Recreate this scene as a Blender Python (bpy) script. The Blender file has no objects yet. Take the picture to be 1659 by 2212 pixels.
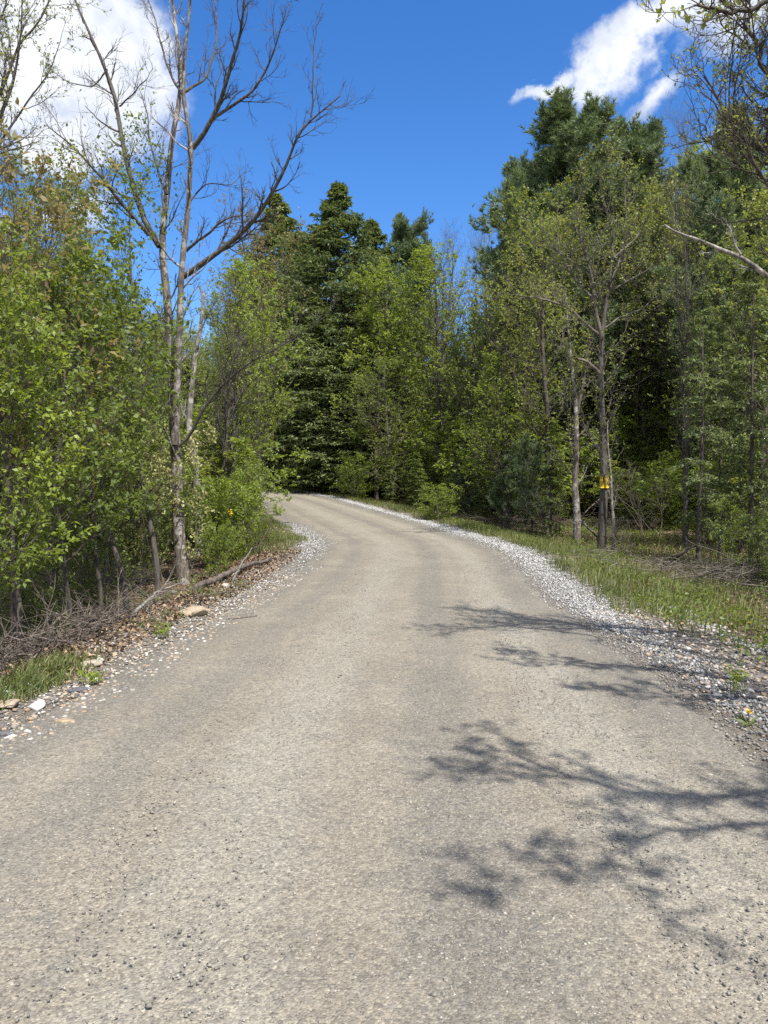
import bpy, math
import numpy as np
from mathutils import Vector
R = math.radians
S = bpy.context.scene
COL = S.collection

# ------------------------------------------------------------------ camera
EYE = 1.55
PITCH = R(2.1)
FPX = 1660.0           # focal length in pixels of a 1659 x 2212 frame
cd = bpy.data.cameras.new('camera')
cam = bpy.data.objects.new('camera', cd); COL.objects.link(cam)
cam.location = (0, 0, EYE)
cam.rotation_euler = (R(90) - PITCH, 0, 0)
cd.sensor_fit = 'VERTICAL'; cd.sensor_height = 24.0
cd.lens = 12.0 / (1106.0 / FPX)
cd.clip_start = 0.05; cd.clip_end = 3000
S.camera = cam
S.view_settings.view_transform = 'Standard'; S.view_settings.look = 'None'
S.view_settings.gamma = 1.0; S.view_settings.use_curve_mapping = False
S.view_settings.exposure = 0.6
S.cycles.max_bounces = 6; S.cycles.diffuse_bounces = 3; S.cycles.glossy_bounces = 2
S.cycles.transmission_bounces = 4; S.cycles.transparent_max_bounces = 4
S.cycles.sample_clamp_indirect = 6.0
S.cycles.use_denoising = False

# ------------------------------------------------------------------ sun and sky
SUN_EL, SUN_AZ = 58.0, 149.0        # azimuth clockwise from +Y
sv = Vector((math.sin(R(SUN_AZ)) * math.cos(R(SUN_EL)), math.cos(R(SUN_AZ)) * math.cos(R(SUN_EL)), math.sin(R(SUN_EL))))
ld = bpy.data.lights.new('sun', 'SUN'); ld.energy = 5.0; ld.angle = R(0.53); ld.color = (1.0, 0.955, 0.87)
lo = bpy.data.objects.new('sun', ld); COL.objects.link(lo)
lo.rotation_euler = (-sv).to_track_quat('-Z', 'Y').to_euler(); lo.location = (20, -20, 40)

W = bpy.data.worlds.new('World'); S.world = W; W.use_nodes = True
nt = W.node_tree; nt.nodes.clear()
class NT:
    """tiny node helper"""
    def __init__(s, tree): s.t = tree
    def n(s, typ, **kw):
        x = s.t.nodes.new(typ)
        for k, v in kw.items():
            if k.startswith('i_'):
                x.inputs[k[2:].replace('_', ' ')].default_value = v
            else: setattr(x, k, v)
        return x
    def l(s, a, b): s.t.links.new(a, b)
    def m(s, op, a, b=None, c=None, clamp=False):
        x = s.t.nodes.new('ShaderNodeMath'); x.operation = op; x.use_clamp = clamp
        for i, v in enumerate((a, b, c)):
            if v is None: continue
            if isinstance(v, (int, float)): x.inputs[i].default_value = v
            else: s.l(v, x.inputs[i])
        return x.outputs[0]
    def noise(s, vec, scale, detail=3, rough=0.5, dist=0.0):
        x = s.t.nodes.new('ShaderNodeTexNoise'); x.inputs['Scale'].default_value = scale
        x.inputs['Detail'].default_value = detail; x.inputs['Roughness'].default_value = rough
        x.inputs['Distortion'].default_value = dist
        if vec is not None: s.l(vec, x.inputs['Vector'])
        return x.outputs['Fac']
    def ss(s, v, a, b, lo=0.0, hi=1.0):
        x = s.t.nodes.new('ShaderNodeMapRange'); x.interpolation_type = 'SMOOTHSTEP'
        s.l(v, x.inputs['Value']); x.inputs['From Min'].default_value = a; x.inputs['From Max'].default_value = b
        x.inputs['To Min'].default_value = lo; x.inputs['To Max'].default_value = hi
        return x.outputs['Result']
    def mix(s, f, a, b, mode='MIX'):
        x = s.t.nodes.new('ShaderNodeMix'); x.data_type = 'RGBA'; x.blend_type = mode; x.clamp_factor = True
        for k, v in ((0, f), (6, a), (7, b)):
            if isinstance(v, (int, float)): x.inputs[k].default_value = v
            elif isinstance(v, tuple): x.inputs[k].default_value = v + (1,)
            else: s.l(v, x.inputs[k])
        return x.outputs[2]
    def ramp(s, f, stops):
        x = s.t.nodes.new('ShaderNodeValToRGB'); e = x.color_ramp.elements
        while len(e) < len(stops): e.new(0.5)
        for k, (p, c) in enumerate(stops): e[k].position = p; e[k].color = tuple(c) + (1,)
        s.l(f, x.inputs[0]); return x.outputs[0]
N = NT(nt)
sky = N.n('ShaderNodeTexSky', sky_type='NISHITA', sun_disc=False, sun_elevation=R(SUN_EL), sun_rotation=R(SUN_AZ),
          altitude=400, air_density=1.0, dust_density=0.35, ozone_density=4.0)
hs = N.n('ShaderNodeHueSaturation'); hs.inputs['Saturation'].default_value = 1.28; hs.inputs['Value'].default_value = 1.0; hs.inputs['Hue'].default_value = 0.508
N.l(sky.outputs[0], hs.inputs['Color'])
bg1 = N.n('ShaderNodeBackground'); N.l(hs.outputs[0], bg1.inputs[0]); bg1.inputs[1].default_value = 0.145
tc = N.n('ShaderNodeTexCoord'); dirv = tc.outputs['Generated']
sep = N.n('ShaderNodeSeparateXYZ'); N.l(dirv, sep.inputs[0])
yy = N.m('MAXIMUM', sep.outputs[1], 0.02)
wn = N.n('ShaderNodeTexNoise'); wn.inputs['Scale'].default_value = 9.0; wn.inputs['Detail'].default_value = 7; wn.inputs['Roughness'].default_value = 0.6
N.l(dirv, wn.inputs['Vector'])
ws = N.n('ShaderNodeSeparateColor'); N.l(wn.outputs['Color'], ws.inputs[0])
U = N.m('ADD', N.m('DIVIDE', sep.outputs[0], yy), N.m('MULTIPLY', N.m('SUBTRACT', ws.outputs[0], 0.5), 0.17))
V = N.m('ADD', N.m('DIVIDE', sep.outputs[2], yy), N.m('MULTIPLY', N.m('SUBTRACT', ws.outputs[1], 0.5), 0.17))
# clouds: (u, v, half length, half width, tilt, weight) on the tangent plane of the northern sky
CL = [(-0.47, 0.60, 0.20, 0.13, -38, 1.25), (-0.36, 0.55, 0.115, 0.08, -60, 1.15), (-0.56, 0.50, 0.14, 0.06, 5, 1.0), (-0.42, 0.66, 0.09, 0.09, 0, 1.1), (-0.40, 0.455, 0.10, 0.05, 10, 1.05),
      (-0.46, 0.345, 0.13, 0.03, 15, 0.62), (-0.30, 0.70, 0.10, 0.03, 10, 0.55),
      (0.335, 0.565, 0.13, 0.036, 40, .95), (0.42, 0.62, 0.09, 0.044, 30, 1.0), (0.275, 0.515, 0.055, 0.03, 35, .85),
      (0.35, 0.487, 0.06, 0.022, 42, 0.72), (0.47, 0.63, 0.10, 0.06, 25, 1.0), (0.215, 0.512, 0.035, 0.014, 12, 0.8), (0.40, 0.40, 0.10, 0.02, 20, 0.35),
      (-1.3, 0.7, 0.5, 0.25, 10, 1.1), (1.5, 0.5, 0.5, 0.2, -10, 1.0)]
tot = None
for (u0, v0, a, b, tl, w) in CL:
    du = N.m('SUBTRACT', U, u0); dv = N.m('SUBTRACT', V, v0)
    c, s_ = math.cos(R(tl)), math.sin(R(tl))
    p = N.m('ADD', N.m('MULTIPLY', du, c / a), N.m('MULTIPLY', dv, s_ / a))
    q = N.m('ADD', N.m('MULTIPLY', du, -s_ / b), N.m('MULTIPLY', dv, c / b))
    r = N.m('SQRT', N.m('ADD', N.m('MULTIPLY', p, p), N.m('MULTIPLY', q, q)))
    e = N.m('MULTIPLY', N.m('SUBTRACT', 1.35, r), w)
    tot = e if tot is None else N.m('MAXIMUM', tot, e)
nz = N.noise(dirv, 13.0, 9, 0.62)
nz2 = N.noise(dirv, 34.0, 5, 0.6)
dens = N.m('ADD', tot, N.m('ADD', N.m('MULTIPLY', N.m('SUBTRACT', nz, 0.5), 1.5), N.m('MULTIPLY', N.m('SUBTRACT', nz2, 0.5), 0.35)))
mask = N.ss(dens, 0.05, 0.85)
mask = N.m('MULTIPLY', mask, N.ss(sep.outputs[1], 0.05, 0.2))
# unseen cloud added overhead and behind the view to whiten and lift fill light
rest = N.ss(N.m('ADD', N.noise(dirv, 2.6, 7, 0.58), N.m('MULTIPLY', N.ss(sep.outputs[1], 0.25, -0.3), 0.08)), 0.46, 0.56)
away = N.m('MAXIMUM', N.ss(sep.outputs[1], 0.35, 0.1), N.ss(sep.outputs[2], 0.70, 0.85))
mask = N.m('MAXIMUM', mask, N.m('MULTIPLY', rest, N.m('MULTIPLY', away, 0.92)))
shade = N.ss(N.noise(dirv, 7.0, 8, 0.62), 0.34, 0.62)
ccol = N.mix(shade, (0.50, 0.56, 0.68), (0.86, 0.88, 0.92))
bg2 = N.n('ShaderNodeBackground'); N.l(ccol, bg2.inputs[0]); bg2.inputs[1].default_value = 0.86
mx = N.n('ShaderNodeMixShader'); N.l(mask, mx.inputs[0]); N.l(bg1.outputs[0], mx.inputs[1]); N.l(bg2.outputs[0], mx.inputs[2])
ow = N.n('ShaderNodeOutputWorld'); N.l(mx.outputs[0], ow.inputs[0])

# ------------------------------------------------------------------ maths helpers
RG = np.random.default_rng(11)
def nrm(v): return v / np.maximum(np.linalg.norm(v, axis=-1, keepdims=True), 1e-9)
CT, ST = math.cos(PITCH), math.sin(PITCH)
def ray(px, py):
    xn, yn = (px - 829.5) / FPX, (1106.0 - py) / FPX
    return np.array([xn, CT + yn * ST, -ST + yn * CT])
def at(px, py, Y):
    d = ray(px, py); t = Y / d[1]
    return np.array([d[0] * t, Y, EYE + d[2] * t])
def xat(px, Y): return (px - 829.5) / FPX * Y
def lattice(n, seed):
    return np.random.default_rng(seed).random((n, n))
_LAT = lattice(64, 5)
def vnoise(x, y, s=1.0):
    x = np.asarray(x, float) * s + 100.3; y = np.asarray(y, float) * s + 57.7
    xi, yi = np.floor(x).astype(int), np.floor(y).astype(int); fx, fy = x - xi, y - yi
    fx = fx * fx * (3 - 2 * fx); fy = fy * fy * (3 - 2 * fy)
    g = lambda i, j: _LAT[i % 64, j % 64]
    return (g(xi, yi) * (1 - fx) + g(xi + 1, yi) * fx) * (1 - fy) + (g(xi, yi + 1) * (1 - fx) + g(xi + 1, yi + 1) * fx) * fy
def fbm(x, y, s=1.0): return 0.55 * vnoise(x, y, s) + 0.3 * vnoise(x + 9, y, s * 2.1) + 0.15 * vnoise(x, y + 5, s * 4.3)

LE = np.array([(-3.0, -25), (-2.7, -10), (-2.5, 0), (-2.42, 4.4), (-2.2, 5.9), (-2.02, 8.4), (-1.78, 10.5), (-1.62, 13.2), (-1.55, 16.5), (-1.7, 19.7), (-2.3, 22.4), (-2.9, 25.2), (-3.9, 29), (-5.0, 33.5), (-6.5, 38.5), (-9, 42.5), (-14, 46), (-24, 49), (-42, 50), (-80, 48)])
RE = np.array([(2.9, -25), (2.6, -10), (2.3, 0), (2.12, 4.3), (2.16, 6.0), (2.22, 8.2), (2.2, 10.5), (2.4, 13.2), (2.6, 16.3), (2.5, 18.9), (2.1, 21.2), (1.55, 24.2), (0.75, 27.8), (-0.9, 33.8), (-3.0, 40.0), (-5.8, 45.6), (-11.5, 51), (-23, 55), (-42, 57), (-80, 55)])
def refine(P, k):
    n = len(P); t = np.arange(n); tt = np.linspace(0, n - 1, (n - 1) * k + 1)
    m = np.gradient(P, axis=0)
    i = np.minimum(tt.astype(int), n - 2); f = (tt - i)[:, None]
    return ((2*f**3-3*f**2+1)*P[i] + (f**3-2*f**2+f)*m[i] + (-2*f**3+3*f**2)*P[i+1] + (f**3-f**2)*m[i+1])
LEf, REf = refine(LE, 6), refine(RE, 6)
def segdist(X, Y, P):
    best = np.full(X.shape, 1e9)
    for a, b in zip(P[:-1], P[1:]):
        d = b - a; L2 = d @ d
        t = np.clip(((X - a[0]) * d[0] + (Y - a[1]) * d[1]) / L2, 0, 1)
        best = np.minimum(best, np.hypot(X - a[0] - t * d[0], Y - a[1] - t * d[1]))
    return best
def inside(X, Y):
    poly = np.vstack([LEf, REf[::-1]]); c = np.zeros(X.shape, bool)
    for a, b in zip(poly, np.roll(poly, -1, 0)):
        if a[1] == b[1]: continue
        k = ((a[1] > Y) != (b[1] > Y)) & (X < (b[0] - a[0]) * (Y - a[1]) / (b[1] - a[1]) + a[0])
        c ^= k
    return c
def road_dist(X, Y):
    """signed distances: dl > 0 outside beyond the left edge, dr > 0 beyond the right edge, -1 on the road"""
    X = np.atleast_1d(np.asarray(X, float)); Y = np.atleast_1d(np.asarray(Y, float))
    dl, dr, ins = segdist(X, Y, LEf[::2]), segdist(X, Y, REf[::2]), inside(X, Y)
    left = (dl < dr)
    return np.where(~ins & left, dl, -1.0), np.where(~ins & ~left, dr, -1.0), ins, np.minimum(dl, dr)
def sstep(a, b, x): t = np.clip((x - a) / (b - a), 0, 1); return t * t * (3 - 2 * t)
def rise(y):
    y = np.asarray(y, float); z = np.clip(y - 12, 0, 34)
    return 0.00105 * z ** 2 + np.clip(y - 46, 0, 60) * 0.004
def G(X, Y):
    X = np.atleast_1d(np.asarray(X, float)); Y = np.atleast_1d(np.asarray(Y, float))
    dl, dr, ins, dm = road_dist(X, Y)
    h = rise(Y)
    dep = 0.75 - 0.35 * sstep(8, 20, Y)
    h = h - np.where(dl > 0, dep * sstep(0.7, 2.6, dl) , 0) + np.where(dl > 0, 0.05 * sstep(.15, .6, dl) * (1 - sstep(.8, 1.6, dl)), 0)
    h = h - np.where(dr > 0, 0.32 * sstep(0.9, 3.2, dr), 0) + np.where(dr > 4, 0.9 * sstep(6, 30, dr), 0)
    h = h + np.where(ins, 0, 0.16 * (fbm(X, Y, 0.6) - 0.5) * np.clip(dm, 0, 1.5) + 0.05 * (fbm(X, Y, 3.1) - .5) * np.clip(dm * 2, 0, 1))
    h = h + np.where(ins, 0.035 * np.clip(dm, 0, 1.6) / 1.6, 0)
    return h
def g1(x, y): return float(G(x, y)[0])

# ------------------------------------------------------------------ mesh builder
class MB:
    def __init__(s): s.v, s.f, s.t, s.n = [], [], [], 0
    def add(s, V, F, tint=None):
        V = np.asarray(V, float).reshape(-1, 3); F = np.asarray(F, int)
        s.v.append(V); s.f.append(F + s.n); s.n += len(V)
        s.t.append(np.full(len(V), 0.5) if tint is None else np.asarray(tint, float))
    def mesh(s, name, mat, smooth=True):
        me = bpy.data.meshes.new(name)
        V = np.concatenate(s.v); T = np.concatenate(s.t)
        me.vertices.add(len(V)); me.vertices.foreach_set('co', V.astype(np.float32).ravel())
        idx = np.concatenate([f.ravel() for f in s.f]); sz = np.concatenate([np.full(len(f), f.shape[1]) for f in s.f])
        st = np.concatenate([[0], np.cumsum(sz)[:-1]])
        me.loops.add(len(idx)); me.loops.foreach_set('vertex_index', idx.astype(np.int32))
        me.polygons.add(len(sz)); me.polygons.foreach_set('loop_start', st.astype(np.int32))
        if smooth: me.polygons.foreach_set('use_smooth', np.ones(len(sz), bool))
        me.update(calc_edges=True)
        a = me.attributes.new('tint', 'FLOAT', 'POINT'); a.data.foreach_set('value', T.astype(np.float32))
        me.materials.append(mat)
        return me
    def build(s, name, mat, parent=None, smooth=True):
        return link(name, s.mesh(name, mat, smooth), parent)
def link(name, me, parent=None):
    o = bpy.data.objects.new(name, me); COL.objects.link(o)
    if parent is not None: o.parent = parent
    return o
def tag(o, label=None, cat=None, group=None, kind=None):
    if label: o['label'] = label
    if cat: o['category'] = cat
    if group: o['group'] = group
    if kind: o['kind'] = kind
    return o
def empty(name, loc, label, cat, group=None, rz=0.0, sc=1.0):
    o = bpy.data.objects.new(name, None); COL.objects.link(o); o.empty_display_size = 0.2
    o.location = loc; o.rotation_euler = (0, 0, rz); o.scale = (sc, sc, sc) if not isinstance(sc, tuple) else sc
    return tag(o, label, cat, group)

def tubes(mb, P, Rd, sides=6, tint=0.5, rough=0.0):
    """P (B,n,3), Rd (B,n): one tube per row"""
    B, n, _ = P.shape
    if B == 0: return
    T = np.empty_like(P); T[:, 1:-1] = P[:, 2:] - P[:, :-2]; T[:, 0] = P[:, 1] - P[:, 0]; T[:, -1] = P[:, -1] - P[:, -2]
    T = nrm(T); D0 = T.mean(1)
    ref = np.where(np.abs(D0[:, 2:3]) > 0.75, np.array([[1.0, 0.13, 0]]), np.array([[0.1, 0, 1.0]]))
    A = nrm(np.cross(T, ref[:, None, :])); Bv = np.cross(T, A)
    ang = np.arange(sides) / sides * 2 * np.pi
    ring = A[:, :, None, :] * np.cos(ang)[None, None, :, None] + Bv[:, :, None, :] * np.sin(ang)[None, None, :, None]
    rr = Rd[:, :, None, None] * (1 + rough * (RG.random((B, n, sides, 1)) - .5))
    Vt = P[:, :, None, :] + ring * rr
    idx = np.arange(B * n * sides).reshape(B, n, sides)
    a = idx[:, :-1, :]; b = np.roll(idx, -1, 2)[:, :-1, :]; c = np.roll(idx, -1, 2)[:, 1:, :]; d = idx[:, 1:, :]
    F = np.stack([a, b, c, d], -1).reshape(-1, 4)
    tn = np.repeat(np.clip(tint + RG.normal(0, .12, B), 0, 1), n * sides)
    mb.add(Vt.reshape(-1, 3), F, tn)

def grow(rg, st, d, L, r, n, wander=0.18, up=0.0, tip=0.25, r_pow=1.0):
    B = len(st); P = np.empty((B, n + 1, 3)); P[:, 0] = st; d = nrm(d.copy())
    step = (L / n)[:, None]; upv = up if np.ndim(up) else np.full(B, up)
    for k in range(n):
        d = nrm(d + rg.normal(0, wander, (B, 3)) + upv[:, None] * np.array([0, 0, 1.0]))
        P[:, k + 1] = P[:, k] + d * step
    t = np.linspace(0, 1, n + 1)[None]
    return P, r[:, None] * (1 - (1 - tip) * t ** r_pow)

def kids(rg, P, Rd, per, t0, t1, ang, asd, planar=False, rr=0.6, even=False, side_alt=False):
    """children start points on every row of P: start, dir, t, parent index, radius"""
    B, n1, _ = P.shape; n = n1 - 1
    if even: t = np.linspace(t0, t1, per)[None] + rg.uniform(-.5, .5, (B, per)) * (t1 - t0) / per
    else: t = rg.uniform(t0, t1, (B, per))
    t = np.clip(t, 0, 0.999); k = (t * n).astype(int); f = t * n - k; bi = np.arange(B)[:, None]
    st = P[bi, k] * (1 - f[..., None]) + P[bi, k + 1] * f[..., None]
    pd = nrm(P[bi, k + 1] - P[bi, k]); rd = Rd[bi, k] * (1 - f) + Rd[bi, k + 1] * f
    a = rg.normal(ang, asd, (B, per))
    if planar:
        side = nrm(np.cross(pd, np.array([0, 0, 1.0])))
        sg = np.where(np.arange(per) % 2 == 0, 1.0, -1.0)[None, :, None]
        perp = nrm(side * sg + rg.normal(0, .18, side.shape))
    else:
        rnd = rg.normal(0, 1, pd.shape); perp = nrm(rnd - (rnd * pd).sum(-1, keepdims=True) * pd)
    d = np.cos(a)[..., None] * pd + np.sin(a)[..., None] * perp
    par = np.repeat(np.arange(B), per)
    return st.reshape(-1, 3), d.reshape(-1, 3), t.ravel(), par, (rd * rr).ravel()
def plen(P): return np.linalg.norm(np.diff(P, axis=1), axis=2).sum(1)

def leaves(mb, rg, P, D, L, Wd, up=0.6, spread=0.8, fold=0.12, flat=False, sag=0.1, tint_bias=0.0):
    n = len(P)
    if n == 0: return
    d = nrm(D * (1 - spread) + nrm(rg.normal(0, 1, (n, 3))) * spread - np.array([0, 0, sag]))
    nn = nrm(rg.normal(0, 0.25 if flat else 1.0, (n, 3)) + np.array([0, 0, up if not flat else 1.0]))
    s = nrm(np.cross(d, nn)); nn = np.cross(s, d)
    l = L * rg.uniform(.55, 1.2, n)[:, None]; w = l * (Wd / L) * rg.uniform(.75, 1.15, n)[:, None]
    v0 = P; v1 = P + d * l * .45 + s * w * .5 + nn * l * fold; v2 = P + d * l - nn * l * fold * .6; v3 = P + d * l * .45 - s * w * .5 + nn * l * fold
    V_ = np.stack([v0, v1, v2, v3], 1).reshape(-1, 3)
    cl = 0.5 + 0.28 * np.sin(P[:, 0] * 2.1 + 1.3) * np.sin(P[:, 1] * 2.3) + 0.22 * np.sin(P[:, 2] * 2.7 + P[:, 0])
    tn = np.clip(0.45 * rg.random(n) + 0.55 * cl + tint_bias, 0, 1)
    mb.add(V_, np.arange(4 * n).reshape(-1, 4), np.repeat(tn, 4))
def needles(mb, rg, P, D, K, L, w, cone=0.7):
    n = len(P); P = np.repeat(P, K, 0); D = np.repeat(D, K, 0)
    d = nrm(D + rg.normal(0, cone, P.shape)); s = nrm(np.cross(d, rg.normal(0, 1, P.shape)))
    l = L * rg.uniform(.7, 1.15, len(P))[:, None]
    V_ = np.stack([P - s * w, P + s * w, P + d * l], 1).reshape(-1, 3)
    tn = np.repeat(np.clip(rg.random(n) * .6 + .2, 0, 1), K) + rg.uniform(-.15, .15, n * K)
    mb.add(V_, np.arange(3 * n * K).reshape(-1, 3), np.repeat(np.clip(tn, 0, 1), 3))
def sample(rg, P, k, t0=0.15):
    B, n1, _ = P.shape; n = n1 - 1; t = rg.uniform(t0, 0.999, (B, k)); i = (t * n).astype(int); f = (t * n - i)[..., None]; b = np.arange(B)[:, None]
    return (P[b, i] * (1 - f) + P[b, i + 1] * f).reshape(-1, 3), nrm(P[b, i + 1] - P[b, i]).reshape(-1, 3)

# ------------------------------------------------------------------ materials
def new_mat(name):
    m = bpy.data.materials.new(name); m.use_nodes = True; m.node_tree.nodes.clear()
    return m, NT(m.node_tree)
def out(n, sh):
    o = n.n('ShaderNodeOutputMaterial'); n.l(sh, o.inputs[0])
def leaf_mat(name, c0, c1, c2, trans=0.38, gloss=0.03, objvar=0.35):
    m, n = new_mat(name)
    a = n.n('ShaderNodeAttribute', attribute_name='tint'); oi = n.n('ShaderNodeObjectInfo')
    f = n.m('ADD', n.m('MULTIPLY', a.outputs['Fac'], 1 - objvar), n.m('MULTIPLY', oi.outputs['Random'], objvar))
    col = n.ramp(f, [(0.12, c0), (0.5, c1), (0.88, c2)])
    df = n.n('ShaderNodeBsdfDiffuse'); n.l(col, df.inputs[0])
    tr = n.n('ShaderNodeBsdfTranslucent')
    tcol = n.mix(0.5, col, tuple(min(1, x) for x in (c2[0] * 1.6, c2[1] * 1.5, c2[2] * 0.7))); n.l(tcol, tr.inputs[0])
    mx = n.n('ShaderNodeMixShader'); mx.inputs[0].default_value = trans; n.l(df.outputs[0], mx.inputs[1]); n.l(tr.outputs[0], mx.inputs[2])
    gl = n.n('ShaderNodeBsdfGlossy'); gl.inputs['Roughness'].default_value = 0.55; gl.inputs[0].default_value = (.9, .95, .9, 1)
    m2 = n.n('ShaderNodeMixShader'); m2.inputs[0].default_value = gloss; n.l(mx.outputs[0], m2.inputs[1]); n.l(gl.outputs[0], m2.inputs[2])
    out(n, m2.outputs[0]); return m
def bark_mat(name, dark, light, pale=None, zs=0.18, sc=18.0, pf=0.62):
    m, n = new_mat(name)
    t = n.n('ShaderNodeTexCoord'); mp = n.n('ShaderNodeMapping'); n.l(t.outputs['Object'], mp.inputs[0]); mp.inputs['Scale'].default_value = (1, 1, zs)
    f = n.noise(mp.outputs[0], sc, 5, .65, .3)
    col = n.mix(n.ss(f, .35, .65), dark, light)
    if pale: col = n.mix(n.ss(n.noise(t.outputs['Object'], 4.5, 4, .7), pf, pf + .12), col, pale)
    a = n.n('ShaderNodeAttribute', attribute_name='tint')
    col = n.mix(1.0, col, n.ramp(a.outputs['Fac'], [(0, (.72, .72, .72)), (1, (1.25, 1.22, 1.18))]), 'MULTIPLY')
    p = n.n('ShaderNodeBsdfPrincipled'); p.inputs['Roughness'].default_value = .9; n.l(col, p.inputs['Base Color'])
    b = n.n('ShaderNodeBump'); b.inputs['Strength'].default_value = .9; b.inputs['Distance'].default_value = .02; n.l(f, b.inputs['Height']); n.l(b.outputs[0], p.inputs['Normal'])
    out(n, p.outputs[0]); return m
def tint_mat(name, stops, rough=.85, bump=None, spec=.3):
    m, n = new_mat(name)
    a = n.n('ShaderNodeAttribute', attribute_name='tint'); col = n.ramp(a.outputs['Fac'], stops)
    t = n.n('ShaderNodeTexCoord'); f = n.noise(t.outputs['Object'], 60 if bump is None else bump, 4, .6)
    col = n.mix(1.0, col, n.ramp(f, [(.3, (.7, .7, .7)), (.7, (1.2, 1.2, 1.2))]), 'MULTIPLY')
    p = n.n('ShaderNodeBsdfPrincipled'); p.inputs['Roughness'].default_value = rough; p.inputs['Specular IOR Level'].default_value = spec
    n.l(col, p.inputs['Base Color']); out(n, p.outputs[0]); return m

M = {}
M['leaf_fresh'] = leaf_mat('fresh_green_leaf', (.07, .12, .018), (.19, .27, .034), (.34, .40, .055), .48)
M['leaf_mid'] = leaf_mat('mid_green_leaf', (.055, .09, .018), (.145, .205, .034), (.26, .31, .06), .46)
M['leaf_olive'] = leaf_mat('olive_spring_leaf', (.075, .10, .022), (.20, .25, .045), (.36, .39, .09), .46)
M['leaf_bronze'] = leaf_mat('bronze_spring_leaf', (.12, .09, .04), (.24, .185, .07), (.34, .30, .11), .4)
M['leaf_pale'] = leaf_mat('pale_cream_leaf', (.16, .18, .06), (.33, .34, .13), (.52, .50, .25), .3)
M['hemlock'] = leaf_mat('hemlock_needles', (.06, .095, .034), (.125, .17, .058), (.21, .25, .09), .3, .03)
M['hemlock_light'] = leaf_mat('fresh_hemlock_needles', (.055, .085, .02), (.135, .185, .038), (.25, .30, .06), .32, .03)
M['pine'] = leaf_mat('white_pine_needles', (.055, .09, .045), (.125, .18, .082), (.22, .28, .125), .22, .04)
M['bark'] = bark_mat('grey_brown_bark', (.04, .035, .03), (.12, .107, .093), (.22, .21, .195))
M['bark_dark'] = bark_mat('dark_bark', (.035, .03, .026), (.12, .10, .085), (.2, .19, .17), pf=.68)
M['bark_flaky'] = bark_mat('flaking_grey_bark', (.065, .054, .046), (.21, .185, .163), (.36, .345, .32), sc=26, pf=.50)
M['bark_pale'] = bark_mat('weathered_pale_wood', (.09, .083, .075), (.22, .205, .185), (.38, .365, .34), sc=14, pf=.5)
M['twig'] = bark_mat('grey_twig', (.07, .06, .05), (.19, .17, .14), None, 1, 6)
M['twig_pale'] = bark_mat('pale_grey_twig', (.18, .16, .14), (.40, .37, .32), None, 1, 6)
M['deadwood'] = bark_mat('dead_wood', (.055, .044, .037), (.19, .155, .13), (.33, .30, .27), sc=20)
M['blade'] = leaf_mat('grass_blade', (.045, .072, .017), (.105, .14, .03), (.27, .255, .105), .33, .03, 0)
M['straw'] = leaf_mat('dry_straw', (.18, .13, .06), (.30, .23, .11), (.42, .35, .19), .25, .04, 0)
M['litter'] = tint_mat('dead_leaf_litter', [(0, (.075, .045, .028)), (.4, (.17, .11, .07)), (.75, (.29, .20, .13)), (1, (.44, .34, .24))], .8, 15)
M['white_stone'] = tint_mat('crushed_limestone', [(0, (.08, .08, .08)), (.3, (.17, .17, .168)), (.65, (.34, .336, .33)), (1, (.60, .59, .58))], .8, 60)
M['road_stone'] = tint_mat('road_pebble', [(0, (.14, .132, .12)), (.3, (.19, .178, .158)), (.7, (.26, .24, .205)), (1, (.42, .395, .345))], .85, 60)
M['bank_stone'] = tint_mat('bank_stone', [(0, (.10, .10, .11)), (.25, (.22, .20, .18)), (.5, (.36, .30, .22)), (.62, (.36, .24, .15)), (.75, (.36, .325, .27)), (1, (.58, .56, .53))], .85, 40)

# ------------------------------------------------------------------ ground, road
def axis(bps):
    o = []
    for a, b, s in bps: o += list(np.arange(a, b, s))
    o.append(bps[-1][1]); return np.array(o)
def sheet(name, X, Y, Z, mat, tint=None, uv=None):
    ny, nx = X.shape; V_ = np.stack([X, Y, Z], -1).reshape(-1, 3); i = np.arange(ny * nx).reshape(ny, nx)
    F = np.stack([i[:-1, :-1], i[:-1, 1:], i[1:, 1:], i[1:, :-1]], -1).reshape(-1, 4)
    mb = MB(); mb.add(V_, F, None if tint is None else tint.ravel()); o = mb.build(name, mat)
    if uv is not None:
        l = o.data.uv_layers.new(name='UVMap'); l.data.foreach_set('uv', uv.reshape(-1, 2)[F.ravel()].astype(np.float32).ravel())
    return o
gm, n = new_mat('forest_floor')
t = n.n('ShaderNodeTexCoord').outputs['Object']
a = n.n('ShaderNodeAttribute', attribute_name='tint').outputs['Fac']
f1 = n.noise(t, 1.3, 5, .6); f2 = n.noise(t, 22, 6, .7); f3 = n.noise(t, 7, 5, .65)
v1 = n.n('ShaderNodeTexVoronoi'); v1.inputs['Scale'].default_value = 26; n.l(t, v1.inputs['Vector'])
floor_c = n.mix(n.ss(f2, .35, .68), (.045, .032, .022), (.19, .13, .085))
floor_c = n.mix(n.ss(v1.outputs['Distance'], .55, .2, 0, .6), floor_c, n.mix(n.m('FRACT', n.m('MULTIPLY', f3, 37)), (.10, .07, .045), (.30, .22, .14)))
floor_c = n.mix(n.ss(f1, .5, .72), floor_c, (.055, .075, .02))
dirt_c = n.mix(n.ss(f2, .3, .7), (.12, .10, .08), (.27, .235, .19))
dirt_c = n.mix(n.ss(f3, .5, .7), dirt_c, (.24, .23, .22))
col = n.mix(n.ss(n.m('ADD', a, n.m('MULTIPLY', n.m('SUBTRACT', f3, .5), .6)), .35, .65), floor_c, dirt_c)
p = n.n('ShaderNodeBsdfPrincipled'); p.inputs['Roughness'].default_value = .95; n.l(col, p.inputs['Base Color'])
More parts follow.
